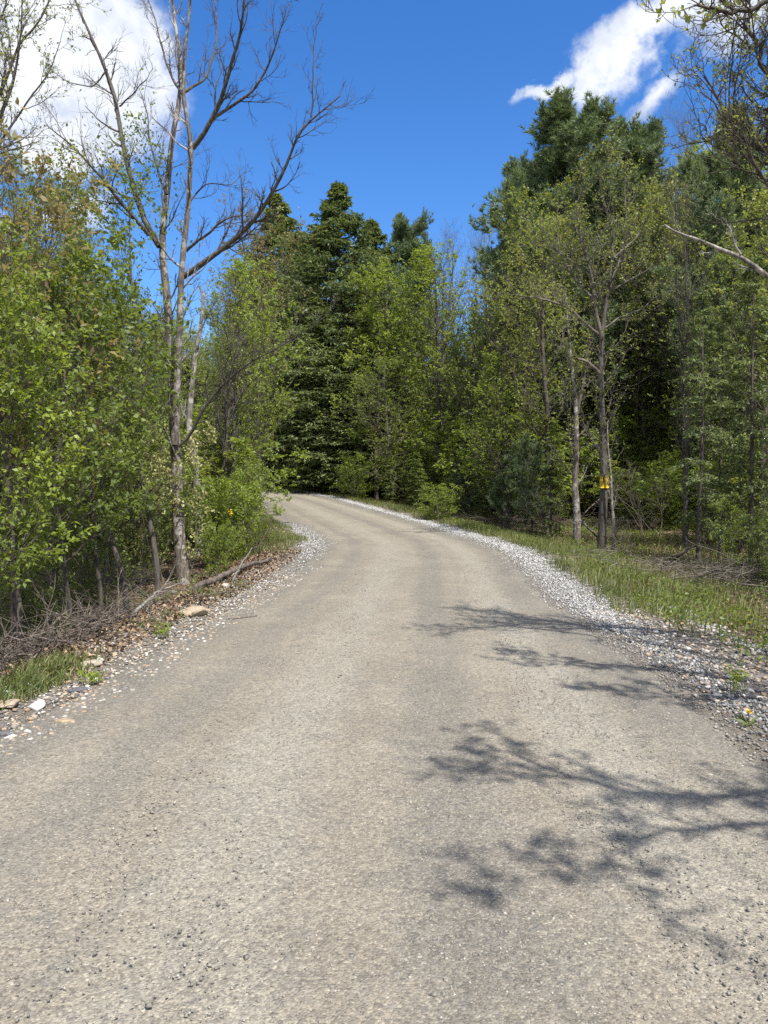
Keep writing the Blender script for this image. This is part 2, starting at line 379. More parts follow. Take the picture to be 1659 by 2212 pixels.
b = n.n('ShaderNodeBump'); b.inputs['Strength'].default_value = 1; b.inputs['Distance'].default_value = .05; n.l(f2, b.inputs['Height']); n.l(b.outputs[0], p.inputs['Normal'])
out(n, p.outputs[0])
xs = axis([(-700, -60, 40), (-60, -16, 2), (-16, 16, .16), (16, 60, 2), (60, 700.1, 40)])
ys = axis([(-60, -4, 4), (-4, 1.0, .5), (1.0, 22, .14), (22, 60, .35), (60, 110, 5), (110, 900.1, 60)])
GX, GY = np.meshgrid(xs, ys)
dl, dr, ins, dm = road_dist(GX.ravel(), GY.ravel())
gz = G(GX.ravel(), GY.ravel())
gz = np.where(ins, gz - 0.05 * np.clip(dm / .25, 0, 1), gz)
vt = np.where(ins, 1.0, np.where(dl > 0, 1 - sstep(.5, 1.3, dl), 1 - sstep(.9, 1.7, dr)))
ground = sheet('ground', GX, GY, gz.reshape(GX.shape), gm, vt)
tag(ground, 'brown leaf littered forest floor and dirt verges beside the road', None, None, 'structure')

rm, n = new_mat('compacted_gravel')
t = n.n('ShaderNodeTexCoord'); obj = t.outputs['Object']
uvs = n.n('ShaderNodeSeparateXYZ'); n.l(t.outputs['UV'], uvs.inputs[0]); u, v = uvs.outputs[0], uvs.outputs[1]
mpn = n.n('ShaderNodeMapping'); n.l(t.outputs['UV'], mpn.inputs[0]); mpn.inputs['Scale'].default_value = (5.0, .35, 1)
streak = n.noise(mpn.outputs[0], 2.2, 5, .6)                 # long streaks along the wheel lines
big = n.noise(obj, .9, 5, .6); mid = n.noise(obj, 5.5, 5, .65); fine = n.noise(obj, 60, 4, .7)
vor = n.n('ShaderNodeTexVoronoi'); vor.inputs['Scale'].default_value = 120; n.l(obj, vor.inputs['Vector'])
vor2 = n.n('ShaderNodeTexVoronoi'); vor2.inputs['Scale'].default_value = 50; n.l(obj, vor2.inputs['Vector'])
vc = n.n('ShaderNodeSeparateColor'); n.l(vor.outputs['Color'], vc.inputs[0]); vc2 = n.n('ShaderNodeSeparateColor'); n.l(vor2.outputs['Color'], vc2.inputs[0])
base = n.mix(n.ss(big, .35, .66), (.212, .188, .150), (.258, .230, .184))
base = n.mix(n.ss(n.m('ADD', n.m('MULTIPLY', mid, .6), n.m('MULTIPLY', streak, .5)), .52, .72), base, (.205, .187, .155))
base = n.mix(n.ss(n.noise(obj, 2.1, 4, .6), .60, .74, 0, .5), base, (.32, .26, .205))
# loose greyer stone outside and between the wheel lines (u runs 0..1 over the road's width)
def band(c, w): return n.ss(n.m('ABSOLUTE', n.m('SUBTRACT', n.m('ADD', u, n.m('MULTIPLY', n.m('SUBTRACT', mid, .5), .10)), c)), w, w * .25)
edge = n.m('MAXIMUM', n.m('MAXIMUM', band(0.0, .16), band(1.0, .18)), n.m('MULTIPLY', band(.60, .075), .75))
edge = n.m('MAXIMUM', edge, n.m('MULTIPLY', band(.22, .06), .55))
smooth = n.m('MAXIMUM', band(.40, .10), band(.80, .09))
base = n.mix(n.m('MULTIPLY', smooth, n.ss(streak, .3, .6, .25, .8)), base, (.28, .258, .214))
loose = n.m('MULTIPLY', edge, n.ss(streak, .25, .6, .35, 1))
base = n.mix(n.m('MULTIPLY', loose, .85), base, (.15, .139, .12))
dark = n.m('MULTIPLY', n.ss(vc.outputs[0], .80, .88), n.ss(mid, .3, .7, .35, .85)); lite = n.ss(vc.outputs[1], .88, .95)
dark2 = n.m('MULTIPLY', n.ss(vc2.outputs[0], .78, .86), n.ss(n.m('ADD', mid, n.m('MULTIPLY', loose, .3)), .45, .7, .05, .75))
base = n.mix(n.m('MULTIPLY', dark, .6), base, (.135, .13, .122)); base = n.mix(n.m('MULTIPLY', lite, .3), base, (.42, .395, .345))
base = n.mix(n.m('MULTIPLY', dark2, .55), base, (.175, .168, .158))
base = n.mix(1.0, base, n.ramp(vc.outputs[2], [(.0, (.70, .695, .69)), (.35, (.92, .92, .92)), (.75, (1.05, 1.05, 1.04)), (1, (1.30, 1.28, 1.24))]), 'MULTIPLY')
base = n.mix(1.0, base, n.ramp(vc2.outputs[2], [(.0, (.80, .80, .81)), (.4, (1.0, 1.0, 1.0)), (1, (1.18, 1.17, 1.15))]), 'MULTIPLY')
base = n.mix(1.0, base, n.ramp(fine, [(.3, (.82, .82, .82)), (.7, (1.15, 1.15, 1.15))]), 'MULTIPLY')
p = n.n('ShaderNodeBsdfPrincipled'); p.inputs['Roughness'].default_value = .92; p.inputs['Specular IOR Level'].default_value = .25; n.l(base, p.inputs['Base Color'])
hgt = n.m('ADD', n.m('MULTIPLY', fine, .7), n.m('ADD', n.m('MULTIPLY', n.m('SUBTRACT', 1, vor.outputs['Distance']), .5), n.m('MULTIPLY', n.m('SUBTRACT', 1, vor2.outputs['Distance']), .35)))
b = n.n('ShaderNodeBump'); b.inputs['Strength'].default_value = .85; b.inputs['Distance'].default_value = .008; n.l(hgt, b.inputs['Height'])
b2 = n.n('ShaderNodeBump'); b2.inputs['Strength'].default_value = .4; b2.inputs['Distance'].default_value = .05; n.l(mid, b2.inputs['Height']); n.l(b.outputs[0], b2.inputs['Normal'])
n.l(b2.outputs[0], p.inputs['Normal']); out(n, p.outputs[0])
K = 14
Lp, Rp = refine(LE, K), refine(RE, K); ns = len(Lp); us = np.linspace(-.07, 1.07, 58)
X = Lp[:, None, 0] * (1 - us) + Rp[:, None, 0] * us; Y = Lp[:, None, 1] * (1 - us) + Rp[:, None, 1] * us
Z = G(X.ravel(), Y.ravel()).reshape(X.shape)
e = np.minimum(us, 1 - us)[None, :] * 4.4 + 0.22 * (fbm(X, Y, 1.7) - .5)
Z = Z + np.where(e > 0.08, .012, .012 - (0.08 - np.minimum(e, .08)) * .22)
rut = lambda c, w: np.exp(-((us - c) / w) ** 2)
Z = Z - .014 * (rut(.36, .07) + rut(.80, .07) * .8)[None, :] + .008 * (fbm(X, Y, 2.4) - .5) * (e > 0.1)
cl = np.concatenate([[0], np.cumsum(np.linalg.norm(np.diff((Lp + Rp) / 2, axis=0), axis=1))])
uvr = np.stack([np.broadcast_to(us, X.shape), np.broadcast_to(cl[:, None], X.shape)], -1)
road = sheet('road', X, Y, Z, rm, None, uvr)
tag(road, 'compacted tan gravel road with grey wheel tracks curving left', None, None, 'structure')

# ------------------------------------------------------------------ loose stones
def rocks(mb, rg, P, size, flat=.6, tint=None, hi=False):
    n = len(P)
    if hi:
        ph = (1 + 5 ** .5) / 2
        B = nrm(np.array([(-1, ph, 0), (1, ph, 0), (-1, -ph, 0), (1, -ph, 0), (0, -1, ph), (0, 1, ph), (0, -1, -ph), (0, 1, -ph), (ph, 0, -1), (ph, 0, 1), (-ph, 0, -1), (-ph, 0, 1)], float))
        F = np.array([(0,11,5),(0,5,1),(0,1,7),(0,7,10),(0,10,11),(1,5,9),(5,11,4),(11,10,2),(10,7,6),(7,1,8),(3,9,4),(3,4,2),(3,2,6),(3,6,8),(3,8,9),(4,9,5),(2,4,11),(6,2,10),(8,6,7),(9,8,1)])
    else:
        B = np.array([(1, 0, 0), (0, 1, 0), (-1, 0, 0), (0, -1, 0), (0, 0, 1), (0, 0, -1)], float)
        F = np.array([(0,1,4),(1,2,4),(2,3,4),(3,0,4),(1,0,5),(2,1,5),(3,2,5),(0,3,5)])
    k = len(B); Vt = B[None] * (1 + rg.uniform(-.32, .32, (n, k, 1))) + rg.normal(0, .10, (n, k, 3))
    sc = np.stack([rg.uniform(.7, 1.25, n), rg.uniform(.6, 1.0, n), flat * rg.uniform(.7, 1.2, n)], 1)[:, None]
    Vt = Vt * sc * np.asarray(size).reshape(-1, 1, 1) * .5
    a = rg.uniform(0, 6.28, n); t_ = rg.normal(0, .3, n)
    ct, st = np.cos(t_)[:, None], np.sin(t_)[:, None]; y, z = Vt[..., 1].copy(), Vt[..., 2].copy(); Vt[..., 1] = y * ct - z * st; Vt[..., 2] = y * st + z * ct
    c, s_ = np.cos(a)[:, None], np.sin(a)[:, None]; x, y = Vt[..., 0].copy(), Vt[..., 1].copy(); Vt[..., 0] = x * c - y * s_; Vt[..., 1] = x * s_ + y * c
    Vt = Vt + P[:, None]
    tn = rg.random(n) if tint is None else tint
    mb.add(Vt.reshape(-1, 3), (F[None] + (np.arange(n) * k)[:, None, None]).reshape(-1, 3), np.repeat(tn, k))
def along(P, s):
    c = np.concatenate([[0], np.cumsum(np.linalg.norm(np.diff(P, axis=0), axis=1))])
    x = np.interp(s, c, P[:, 0]); y = np.interp(s, c, P[:, 1]); e = .05
    dx = np.interp(s + e, c, P[:, 0]) - np.interp(s - e, c, P[:, 0]); dy = np.interp(s + e, c, P[:, 1]) - np.interp(s - e, c, P[:, 1])
    l = np.hypot(dx, dy) + 1e-9
    return x, y, dx / l, dy / l
def s_at(P, y0):
    c = np.concatenate([[0], np.cumsum(np.linalg.norm(np.diff(P, axis=0), axis=1))]); return float(np.interp(y0, P[:30 * 3, 1], c[:90]))
rg = np.random.default_rng(21)
# the white strip along the outer (right) edge
sA, sB = s_at(REf, 2.5), s_at(REf, 50 * .8) + 8
N_ = 52000; s_ = sA + (sB - sA) * rg.random(N_) ** 1.25
x, y, dx, dy = along(REf, s_)
wid = .18 + .5 * fbm(x, y, .45) + .30 * sstep(8, 10, y) * (1 - sstep(20, 28, y)); off = wid * (rg.normal(.5, .33, N_)) + .08 + .35 * (1 - sstep(5, 9, y)) * rg.random(N_)
keep = (rg.random(N_) < np.where(y < 8, .55, 1)) & (off > -.35) & (off < 1.6)
x, y, dx, dy, off = [q[keep] for q in (x, y, dx, dy, off)]
e_ = rg.uniform(s_at(REf, 7), s_at(REf, 14.5), 9000); a_ = along(REf, e_); o_ = 1.25 + .55 * rg.random(9000); k_ = fbm(a_[0] + o_, a_[1], 1.1) > .56
x, y, dx, dy, off = [np.concatenate([p_, q_[k_]]) for p_, q_ in zip((x, y, dx, dy, off), (*a_, o_))]
px_, py_ = x + dy * off, y - dx * off
sz = (.009 + .028 * rg.random(len(px_)) ** 1.7) * (1 + .25 * (rg.random(len(px_)) < .1)) * np.where(y > 15, 1.25, 1)
tn = np.clip(rg.beta(2.2, 1.8, len(px_)) + .12 - .34 * (1 - sstep(4.5, 9.5, y)), 0, 1)
mb = MB(); rocks(mb, rg, np.stack([px_, py_, G(px_, py_) + sz * .18 + .008], 1), sz, .65, tn)
tag(mb.build('gravel', M['white_stone'], None, False), 'strip of white crushed stone along the outer edge of the road', None, None, 'stuff')
# the inner (left) edge: sparse white stone, thicker round the bend
N_ = 9000; s_ = rg.uniform(s_at(LEf, 9), s_at(LEf, 26), N_)
x, y, dx, dy = along(LEf, s_); dns = .22 + .78 * sstep(14, 19, y) * (1 - .5 * sstep(23, 26, y)); k = rg.random(N_) < dns
x, y, dx, dy = x[k], y[k], dx[k], dy[k]; off = rg.normal(.18, .26, len(x)) + .25 * (y < 13) * rg.random(len(x))
px_, py_ = x - dy * off, y + dx * off; sz = rg.uniform(.015, .045, len(x))
mb = MB(); rocks(mb, rg, np.stack([px_, py_, G(px_, py_) + sz * .2 + .008], 1), sz, .65, np.clip(rg.beta(2, 2, len(x)) + .1, 0, 1))
tag(mb.build('gravel', M['white_stone'], None, False), 'patchy white crushed stone round the inside of the bend', None, None, 'stuff')
# small pebbles bedded in the road surface
N_ = 90000; yq = 1.6 + 14 * rg.random(N_) ** 1.7; xq = rg.uniform(-1, 1, N_) * np.minimum(2.7, .62 * yq + .3)
_, _, ins_, dm_ = road_dist(xq, yq)
uq = (xq + 2.3) / 4.5
k = ins_ & (rg.random(N_) < .25 + .75 * sstep(.42, .68, fbm(xq * 2.2, yq * .45, 1.4)) + .5 * (np.abs(uq - .6) < .06))
xq, yq = xq[k], yq[k]; sz = .004 + .013 * rg.random(len(xq)) ** 2.6 + .012 * (rg.random(len(xq)) < .012)
mb = MB(); rocks(mb, rg, np.stack([xq, yq, G(xq, yq) + .010 + sz * .08], 1), sz, .6, np.clip(rg.normal(.55, .24, len(xq)), 0, 1))
tag(mb.build('pebbles', M['road_stone'], None, False), 'small loose pebbles bedded in the compacted road surface', None, None, 'stuff')
# rubble on the left bank and right shoulder
def rubble(seed, N_, P, sgn, y0, y1, o0, o1, smin, smax, pw, label, mat='bank_stone'):
    rg = np.random.default_rng(seed); s_ = rg.uniform(s_at(P, y0), s_at(P, y1), N_); x, y, dx, dy = along(P, s_)
    off = rg.uniform(o0, o1, N_) * (0.55 + .45 * rg.random(N_)); px_, py_ = x + sgn * dy * off, y - sgn * dx * off
    sz = smin + (smax - smin) * rg.random(N_) ** pw
    mb = MB(); rocks(mb, rg, np.stack([px_, py_, G(px_, py_) + sz * .12 + .004], 1), sz, .5, rg.random(N_), True)
    tag(mb.build('rubble', M[mat], None, False), label, None, None, 'stuff')
rubble(5, 15000, LEf, -1, 3.2, 13.0, -.45, 1.25, .008, .05, 3.0, 'tan orange and white rubble on the left road bank')
rubble(6, 5200, REf, 1, 3.0, 9.5, .3, 1.9, .012, .06, 2.6, 'mixed grey and tan stones scattered over the right shoulder')
rubble(8, 9000, REf, 1, 2.2, 9.0, -.45, 1.0, .008, .028, 2.4, 'loose grey stones along the near right edge', 'road_stone')

# dead leaves, grass, ground cover
def field(rg, N_, x0, x1, y0, y1, fn, yp=1.0):
    y = y0 + (y1 - y0) * rg.random(N_) ** yp; x = rg.uniform(x0, x1, N_); dl, dr, ins, dm = road_dist(x, y)
    k = (rg.random(N_) < fn(x, y, dl, dr)) & ~ins; return x[k], y[k]
rg = np.random.default_rng(31)
x, y = field(rg, 190000, -9, 14, 3, 36, lambda x, y, dl, dr: np.where(dl > .3, (.35 + .65 * (y > 6)) * sstep(.3, .75, dl) * np.exp(-dl / 6), np.where(dr > 1.2, .6 * sstep(1.2, 2.4, dr), 0)), 1.25)
x0_, y0_ = field(rg, 26000, -5, -1, 6, 17, lambda x, y, dl, dr: np.where((dl > .25) & (dl < 1.8), .9, 0)); x = np.concatenate([x, x0_]); y = np.concatenate([y, y0_])
mb = MB(); P = np.stack([x, y, G(x, y) + rg.uniform(.005, .05, len(x))], 1)
leaves(mb, rg, P, nrm(rg.normal(0, 1, P.shape) * [1, 1, .3]), .052, .032, up=1.1, spread=.4, fold=.18, sag=0)
mb.t = [np.repeat(rg.random(len(x)), 4)]
tag(mb.build('leaf_litter', M['litter'], None), 'dry brown fallen leaves covering both verges and the forest floor', None, None, 'stuff')

def blades(mb, rg, x, y, h, w=.006, lean=.35):
    n = len(x); B = np.stack([x, y, G(x, y) - .01], 1); a = rg.uniform(0, 6.28, n)
    d = np.stack([np.cos(a), np.sin(a), np.zeros(n)], 1); s = np.stack([-np.sin(a + .6), np.cos(a + .6), np.zeros(n)], 1)
    ln = (lean * rg.random(n))[:, None]; H = h[:, None]; z = np.array([[0, 0, 1.0]])
    w = (w * rg.uniform(.7, 1.4, n))[:, None]
    m = B + z * H * .55 + d * H * ln * .35; t = B + z * H * (1 - .25 * ln) + d * H * ln * 1.25
    V_ = np.stack([B - s * w, B + s * w, m + s * w * .8, m - s * w * .8, t], 1).reshape(-1, 3)
    i = (np.arange(n) * 5)[:, None]; tn = np.repeat(np.clip(rg.random(n) * .6 + .4 * fbm(x, y, 1.5), 0, 1), 5)
    q = len(mb.v); mb.add(V_, i + np.array([[0, 1, 2, 3]]), tn)
    mb.f.append(i + np.array([[3, 2, 4]]) + (mb.n - 5 * n))
x, y = field(rg, 420000, -5, 9, 4, 47, lambda x, y, dl, dr: np.where(dr > .4, sstep(.75 - .25 * (y > 9), 1.15 - .3 * (y > 9), dr + .5 * (fbm(x, y, 1.1) - .5)) * (1 - .75 * sstep(2.4, 4.0, dr)) * (dr < 9) * sstep(.40, .60, .6 * fbm(x, y, .9) + .4 * fbm(x, y, 3.5) + .16 * sstep(8, 13, y) - .12 * sstep(1.4, 2.2, dr) * (1 - sstep(9, 13, y))) * (.15 + .85 * sstep(6.5, 10.5, y)), 0), 1.15)
h = (.03 + .24 * rg.random(len(x)) ** 1.8) * (.35 + 1.3 * fbm(x, y, 1.6)); mb = MB(); blades(mb, rg, x, y, h, .0048 , .95)
tag(mb.build('grass', M['blade'], None), 'short green grass on the verge beyond the white gravel', None, None, 'stuff')
x, y = field(rg, 160000, -7, 0, 3, 30, lambda x, y, dl, dr: np.where(dl > .35, (sstep(.35, .6, dl) * (1 - sstep(1.0, 1.5, dl)) * sstep(.52, .62, fbm(x, y, 1.3)) * (y < 8.5) + .8 * sstep(.35, .6, dl) * (1 - sstep(1.6, 2.4, dl)) * (y > 16) * (y < 27) + .25 * sstep(.6, .7, fbm(x, y, 2.1)) * sstep(.5, .8, dl) * (dl < 1.6)), 0))
for (u_, v_, k_, rx_) in [(30, 1560, 1500, .16), (75, 1530, 2200, .17), (120, 1500, 2200, .16), (150, 1478, 2200, .15), (185, 1465, 1500, .14), (100, 1515, 1200, .2), (352, 1382, 700, .12), (400, 1362, 500, .12), (460, 1310, 900, .22), (520, 1290, 600, .2), (640, 1185, 1500, .4), (655, 1160, 1500, .5)]:
    d_ = ray(u_, v_); t_ = (EYE + .12) / -d_[2]; x = np.concatenate([x, d_[0] * t_ - .1 + rg.normal(0, rx_, k_)]); y = np.concatenate([y, d_[1] * t_ + rg.normal(0, rx_, k_)])
q_ = road_dist(x, y); k = (~q_[2]) & (q_[0] > .25) & (rg.random(len(x)) < np.where(y < 9, .28, .6)); x, y = x[k], y[k]
h = rg.uniform(.03, .13, len(x)) * (1 + .6 * (y > 16)) * (.5 + fbm(x, y, 3)); mb = MB(); blades(mb, rg, x, y, h, .0045, .9)
tag(mb.build('grass', M['blade'], None), 'tufts of green grass on the left bank and inside the bend', None, None, 'stuff')
x, y = field(rg, 150000, 3, 15, 7, 34, lambda x, y, dl, dr: np.where(dr > 1.6, .5 * sstep(1.8, 2.6, dr) * sstep(.44, .6, fbm(x, y, .5)), 0))
k_ = rg.random(len(x)) < .45; x, y = x[k_], y[k_]; h = rg.uniform(.08, .3, len(x)); mb = MB(); blades(mb, rg, x, y, h, .004, .8)
tag(mb.build('dry_grass', M['straw'], None), 'dry yellow grass in the sunny gap behind the right verge', None, None, 'stuff')
# low weeds
x, y = field(rg, 26000, -9, 11, 5, 30, lambda x, y, dl, dr: np.where(dl > .9, .3 * sstep(1.0, 2.0, dl) * sstep(.45, .65, fbm(x, y, .8)), np.where(dr > .9, .75 * sstep(.42, .6, fbm(x, y, 1.2)), 0)))
rep = 7; P = np.repeat(np.stack([x, y, G(x, y)], 1), rep, 0) + rg.normal(0, .05, (len(x) * rep, 3)) * [1, 1, 0] + np.stack([np.zeros(len(x) * rep)] * 2 + [rg.uniform(.03, .2, len(x) * rep)], 1)
mb = MB(); leaves(mb, rg, P, nrm(rg.normal(0, 1, P.shape)), .055, .032, up=1.3, spread=.8)
tag(mb.build('ground_cover', M['leaf_mid'], None), 'low leafy weeds growing over the forest floor and verges', None, None, 'stuff')


# ------------------------------------------------------------------ tree prototypes (mesh pairs: wood, foliage)
def wood_levels(mb, levels, sides, tint=.5, rough=.0):
    for (P, Rd), s in zip(levels, sides): tubes(mb, P, Rd, s, tint, rough)
def leafy_proto(seed, H, leafm, bark, base=.12, n1=30, n2=6, n3=5, nl=4, L=.075, Wd=.042, spreadL=.36, r0=None, a1=.95, up1=.10, twigm=None, lean=.04, stems=1, shape=None, leaf_up=.7, wander=.12, top_bare=0.0, cluster=4):
    rg = np.random.default_rng(seed); r0 = r0 or .011 * H
    if stems == 1:
        st = np.zeros((1, 3)) - [0, 0, .15]; d = np.array([[rg.normal(0, lean), rg.normal(0, lean), 1.0]]); Ls = np.array([H * 1.02]); rs = np.array([r0])
    else:
        st = rg.normal(0, .12, (stems, 3)) * [1, 1, 0] - [0, 0, .1]; a = rg.uniform(0, 6.28, stems)
        d = np.stack([np.cos(a) * .42, np.sin(a) * .42, np.ones(stems)], 1); Ls = H * rg.uniform(.7, 1.1, stems); rs = np.full(stems, r0)
    T = grow(rg, st, d, Ls, rs, 16, .035 if stems == 1 else .07, .02, .12)
    per = n1 if stems == 1 else max(4, n1 // stems)
    s1, d1, t1, p1, r1 = kids(rg, *T, per, base, .98, a1, .2, rr=.5, even=True)
    shp = (shape or (lambda t: .35 + .65 * np.sin(np.pi * np.clip((t - base) / (1 - base), 0, 1) ** .7)))(t1)
    l1 = Ls[p1] * spreadL * shp * rg.uniform(.6, 1.15, len(t1)) + .15
    B1 = grow(rg, s1, d1, l1, np.maximum(r1 * .75, .004), 8, wander, up1, .25)
    s2, d2, t2, p2, r2 = kids(rg, *B1, n2, .15, 1.0, .75, .2, rr=.6)
    l2 = l1[p2] * .48 * (1.15 - .6 * t2) * rg.uniform(.6, 1.2, len(t2)) + .08
    B2 = grow(rg, s2, d2, l2, np.maximum(r2, .003), 5, wander * 1.2, .08, .35)
    s3, d3, t3, p3, r3 = kids(rg, *B2, n3, .15, 1.0, .7, .25, rr=.7)
    l3 = l2[p3] * .5 * rg.uniform(.6, 1.2, len(t3)) + .05
    B3 = grow(rg, s3, d3, l3, np.maximum(r3 * .8, .002), 3, wander, .05, .5)
    mw = MB(); wood_levels(mw, [T, B1, B2, B3], [9, 5, 3, 3], .5)
    mc = None
    if leafm and nl:
        mc = MB(); P, D = sample(rg, B3[0], nl); P2, D2 = sample(rg, B2[0], nl); P = np.vstack([P, P2]); D = np.vstack([D, D2])
        if cluster > 1:
            k = rg.random(len(P)) < 1.25 / cluster; P, D = np.repeat(P[k], cluster, 0), np.repeat(D[k], cluster, 0)
        if top_bare: k = rg.random(len(P)) > top_bare * P[:, 2] / H; P, D = P[k], D[k]
        leaves(mc, rg, P + rg.normal(0, .02, P.shape), D, L, Wd, up=leaf_up, spread=.65, sag=.15)
        mc = mc.mesh('leaves_' + str(seed), leafm)
    return mw.mesh('wood_' + str(seed), bark), mc, H
def hemlock_proto(seed, H, mat, n1=120, wide=.2, L=.16, base=.04, n2=12, n3=5, ragged=.3, droop=-.06, r0=None):
    rg = np.random.default_rng(seed); r0 = r0 or .012 * H
    T = grow(rg, np.array([[0, 0, -.15]]), np.array([[0, 0, 1.0]]), np.array([H]), np.array([r0]), 20, .012, .02, .06)
    s1, d1, t1, p1, r1 = kids(rg, *T, n1, base, .995, 1.42, .24, rr=.35, even=True)
    l1 = H * wide * np.minimum(np.clip((1.0 - t1), .0, 1) ** 1.0, .42) * rg.uniform(1 - ragged, 1.12, len(t1)) * np.where(t1 < .15, .75, 1) + .12 + .015 * H * (1 - t1)
    B1 = grow(rg, s1, d1, l1, np.maximum(r1, .006), 7, .06, droop, .2)
    s2, d2, t2, p2, r2 = kids(rg, *B1, n2, .12, 1.0, .95, .15, planar=True, rr=.5, even=True)
    l2 = l1[p2] * .42 * (1.1 - .75 * t2) * rg.uniform(.6, 1.2, len(t2)) + .08
    B2 = grow(rg, s2, d2, l2, np.maximum(r2, .003), 4, .08, -.07, .3)
    mw = MB(); wood_levels(mw, [T, B1, B2], [8, 4, 3], .5)
    mc = MB()
    s3, d3, t3, p3, r3 = kids(rg, *B2, n3, .1, 1.0, .8, .2, planar=True, even=True)
    leaves(mc, rg, s3, d3, L, L * .34, spread=.5, up=.8, fold=.05, sag=.18)
    P, D = sample(rg, B2[0], 2, .4); leaves(mc, rg, P, D, L * 1.1, L * .32, spread=.12, flat=True, fold=.05, sag=.15)
    P, D = sample(rg, B1[0], 8, .35); leaves(mc, rg, P, D, L * 1.1, L * .32, spread=.3, flat=True, fold=.05, sag=.12)
    return mw.mesh('wood_' + str(seed), M['bark_dark']), mc.mesh('sprays_' + str(seed), mat), H
def pine_proto(seed, H, n1=62, wide=.24, base=.1, K=9, L=.16, w=.012, n2=9, n3=5, shape=None, up=.16, mat='pine'):
    rg = np.random.default_rng(seed)
    T = grow(rg, np.array([[0, 0, -.15]]), np.array([[.02, 0, 1.0]]), np.array([H]), np.array([.011 * H]), 18, .02, .02, .12)
    s1, d1, t1, p1, r1 = kids(rg, *T, n1, base, .985, 1.15, .15, rr=.42, even=True)
    shp = (shape or (lambda t: np.clip(1.08 - t, 0, 1) ** .65))(t1)
    l1 = H * wide * shp * rg.uniform(.62, 1.15, len(t1)) + .25
    B1 = grow(rg, s1, d1, l1, np.maximum(r1 * .8, .008), 8, .07, up, .25)
    s2, d2, t2, p2, r2 = kids(rg, *B1, n2, .25, 1.0, .75, .2, rr=.5)
    l2 = l1[p2] * .34 * (1.2 - .6 * t2) * rg.uniform(.6, 1.2, len(t2)) + .12
    B2 = grow(rg, s2, d2, l2, np.maximum(r2, .005), 4, .08, .22, .3)
    s3, d3, t3, p3, r3 = kids(rg, *B2, n3, .25, 1.0, .6, .2, rr=.6)
    B3 = grow(rg, s3, d3, np.full(len(t3), .022 * H + .06) * rg.uniform(.6, 1.3, len(t3)), np.maximum(r3, .003), 2, .08, .3, .5)
    mw = MB(); wood_levels(mw, [T, B1, B2, B3], [8, 5, 3, 3])
    mc = MB(); P, D = sample(rg, B3[0], 3, .1); needles(mc, rg, P, D, K, L, w, .55); P, D = sample(rg, B2[0], 3, .3); needles(mc, rg, P, D, K, L, w, .6)
    return mw.mesh('wood_' + str(seed), M['bark_dark']), mc.mesh('needles_' + str(seed), M[mat]), H

PR = {}
PR['fresh'] = [leafy_proto(101 + k, 10, M['leaf_fresh'], M['bark_dark'], base=.10, n1=46, n2=7, n3=5, nl=4, L=.10, Wd=.062, spreadL=.27) for k in range(3)]
PR['mid'] = [leafy_proto(111 + k, 10, M['leaf_mid'], M['bark_dark'], base=.10, n1=44, n2=7, n3=5, nl=3, L=.10, Wd=.06, spreadL=.28) for k in range(2)]
PR['olive'] = [leafy_proto(121 + k, 10, M['leaf_olive'], M['bark_dark'], base=.15, n1=42, n2=8, n3=5, nl=3, L=.095, Wd=.058, spreadL=.30, up1=.16) for k in range(3)]
PR['bronze'] = [leafy_proto(131, 9, M['leaf_bronze'], M['bark'], base=.2, n1=34, n2=7, n3=5, nl=2, L=.085, Wd=.045, spreadL=.34)]
PR['bare'] = [leafy_proto(141 + k, 11, M['leaf_olive'], M['twig'], base=.3, n1=40, n2=9, n3=7, nl=0, spreadL=.24, up1=.22, a1=.7) for k in range(2)]
PR['sparse'] = [leafy_proto(151 + k, 11, M['leaf_olive'], M['bark'], base=.25, n1=32, n2=8, n3=6, nl=1, L=.07, Wd=.04, spreadL=.25, up1=.24, a1=.65) for k in range(2)]
PR['shrub'] = [leafy_proto(161 + k, 2.6, M['leaf_fresh'], M['twig'], base=.12, n1=60, n2=6, n3=4, nl=4, L=.075, Wd=.045, spreadL=.36, stems=9, r0=.014) for k in range(3)]
PR['shrub_mid'] = [leafy_proto(171 + k, 2.6, M['leaf_mid'], M['twig'], base=.12, n1=56, n2=6, n3=4, nl=3, L=.07, Wd=.042, spreadL=.36, stems=8, r0=.014) for k in range(2)]
PR['bare_shrub'] = [leafy_proto(181, 2.2, None, M['twig'], base=.1, n1=30, n2=5, n3=4, nl=0, spreadL=.5, stems=5, r0=.011, wander=.2)]
PR['pale'] = [leafy_proto(186, 2.4, M['leaf_pale'], M['twig'], base=.3, n1=50, n2=5, n3=4, nl=4, L=.06, Wd=.045, spreadL=.34, stems=6, r0=.014)]
PR['near'] = [leafy_proto(191 + k, 4.6, M['leaf_fresh' if k == 0 else 'leaf_mid'], M['bark_dark'], base=.26, n1=27, n2=6, n3=4, nl=4, L=.078, Wd=.043, spreadL=.30, r0=.035, leaf_up=1.0) for k in range(3)]
PR['near_mid'] = [leafy_proto(195 + k, 4.6, M['leaf_mid'], M['bark_dark'], base=.24, n1=36, n2=6, n3=4, nl=3, L=.09, Wd=.05, spreadL=.30, r0=.035, leaf_up=.9) for k in range(2)]
PR['near_bronze'] = [leafy_proto(198, 5.4, M['leaf_bronze'], M['bark_dark'], base=.35, n1=30, n2=6, n3=4, nl=2, L=.10, Wd=.042, spreadL=.32, r0=.035, leaf_up=.1)]
PR['hemlock'] = [hemlock_proto(201 + k, 20, M['hemlock'], n1=330, wide=.50, L=.32, n2=16, n3=8, ragged=.25, droop=-.02) for k in range(3)]
PR['hemlock_young'] = [hemlock_proto(211 + k, 7, M['hemlock_light'], n1=95, wide=.24, L=.15, n2=11, n3=5, ragged=.5) for k in range(3)]
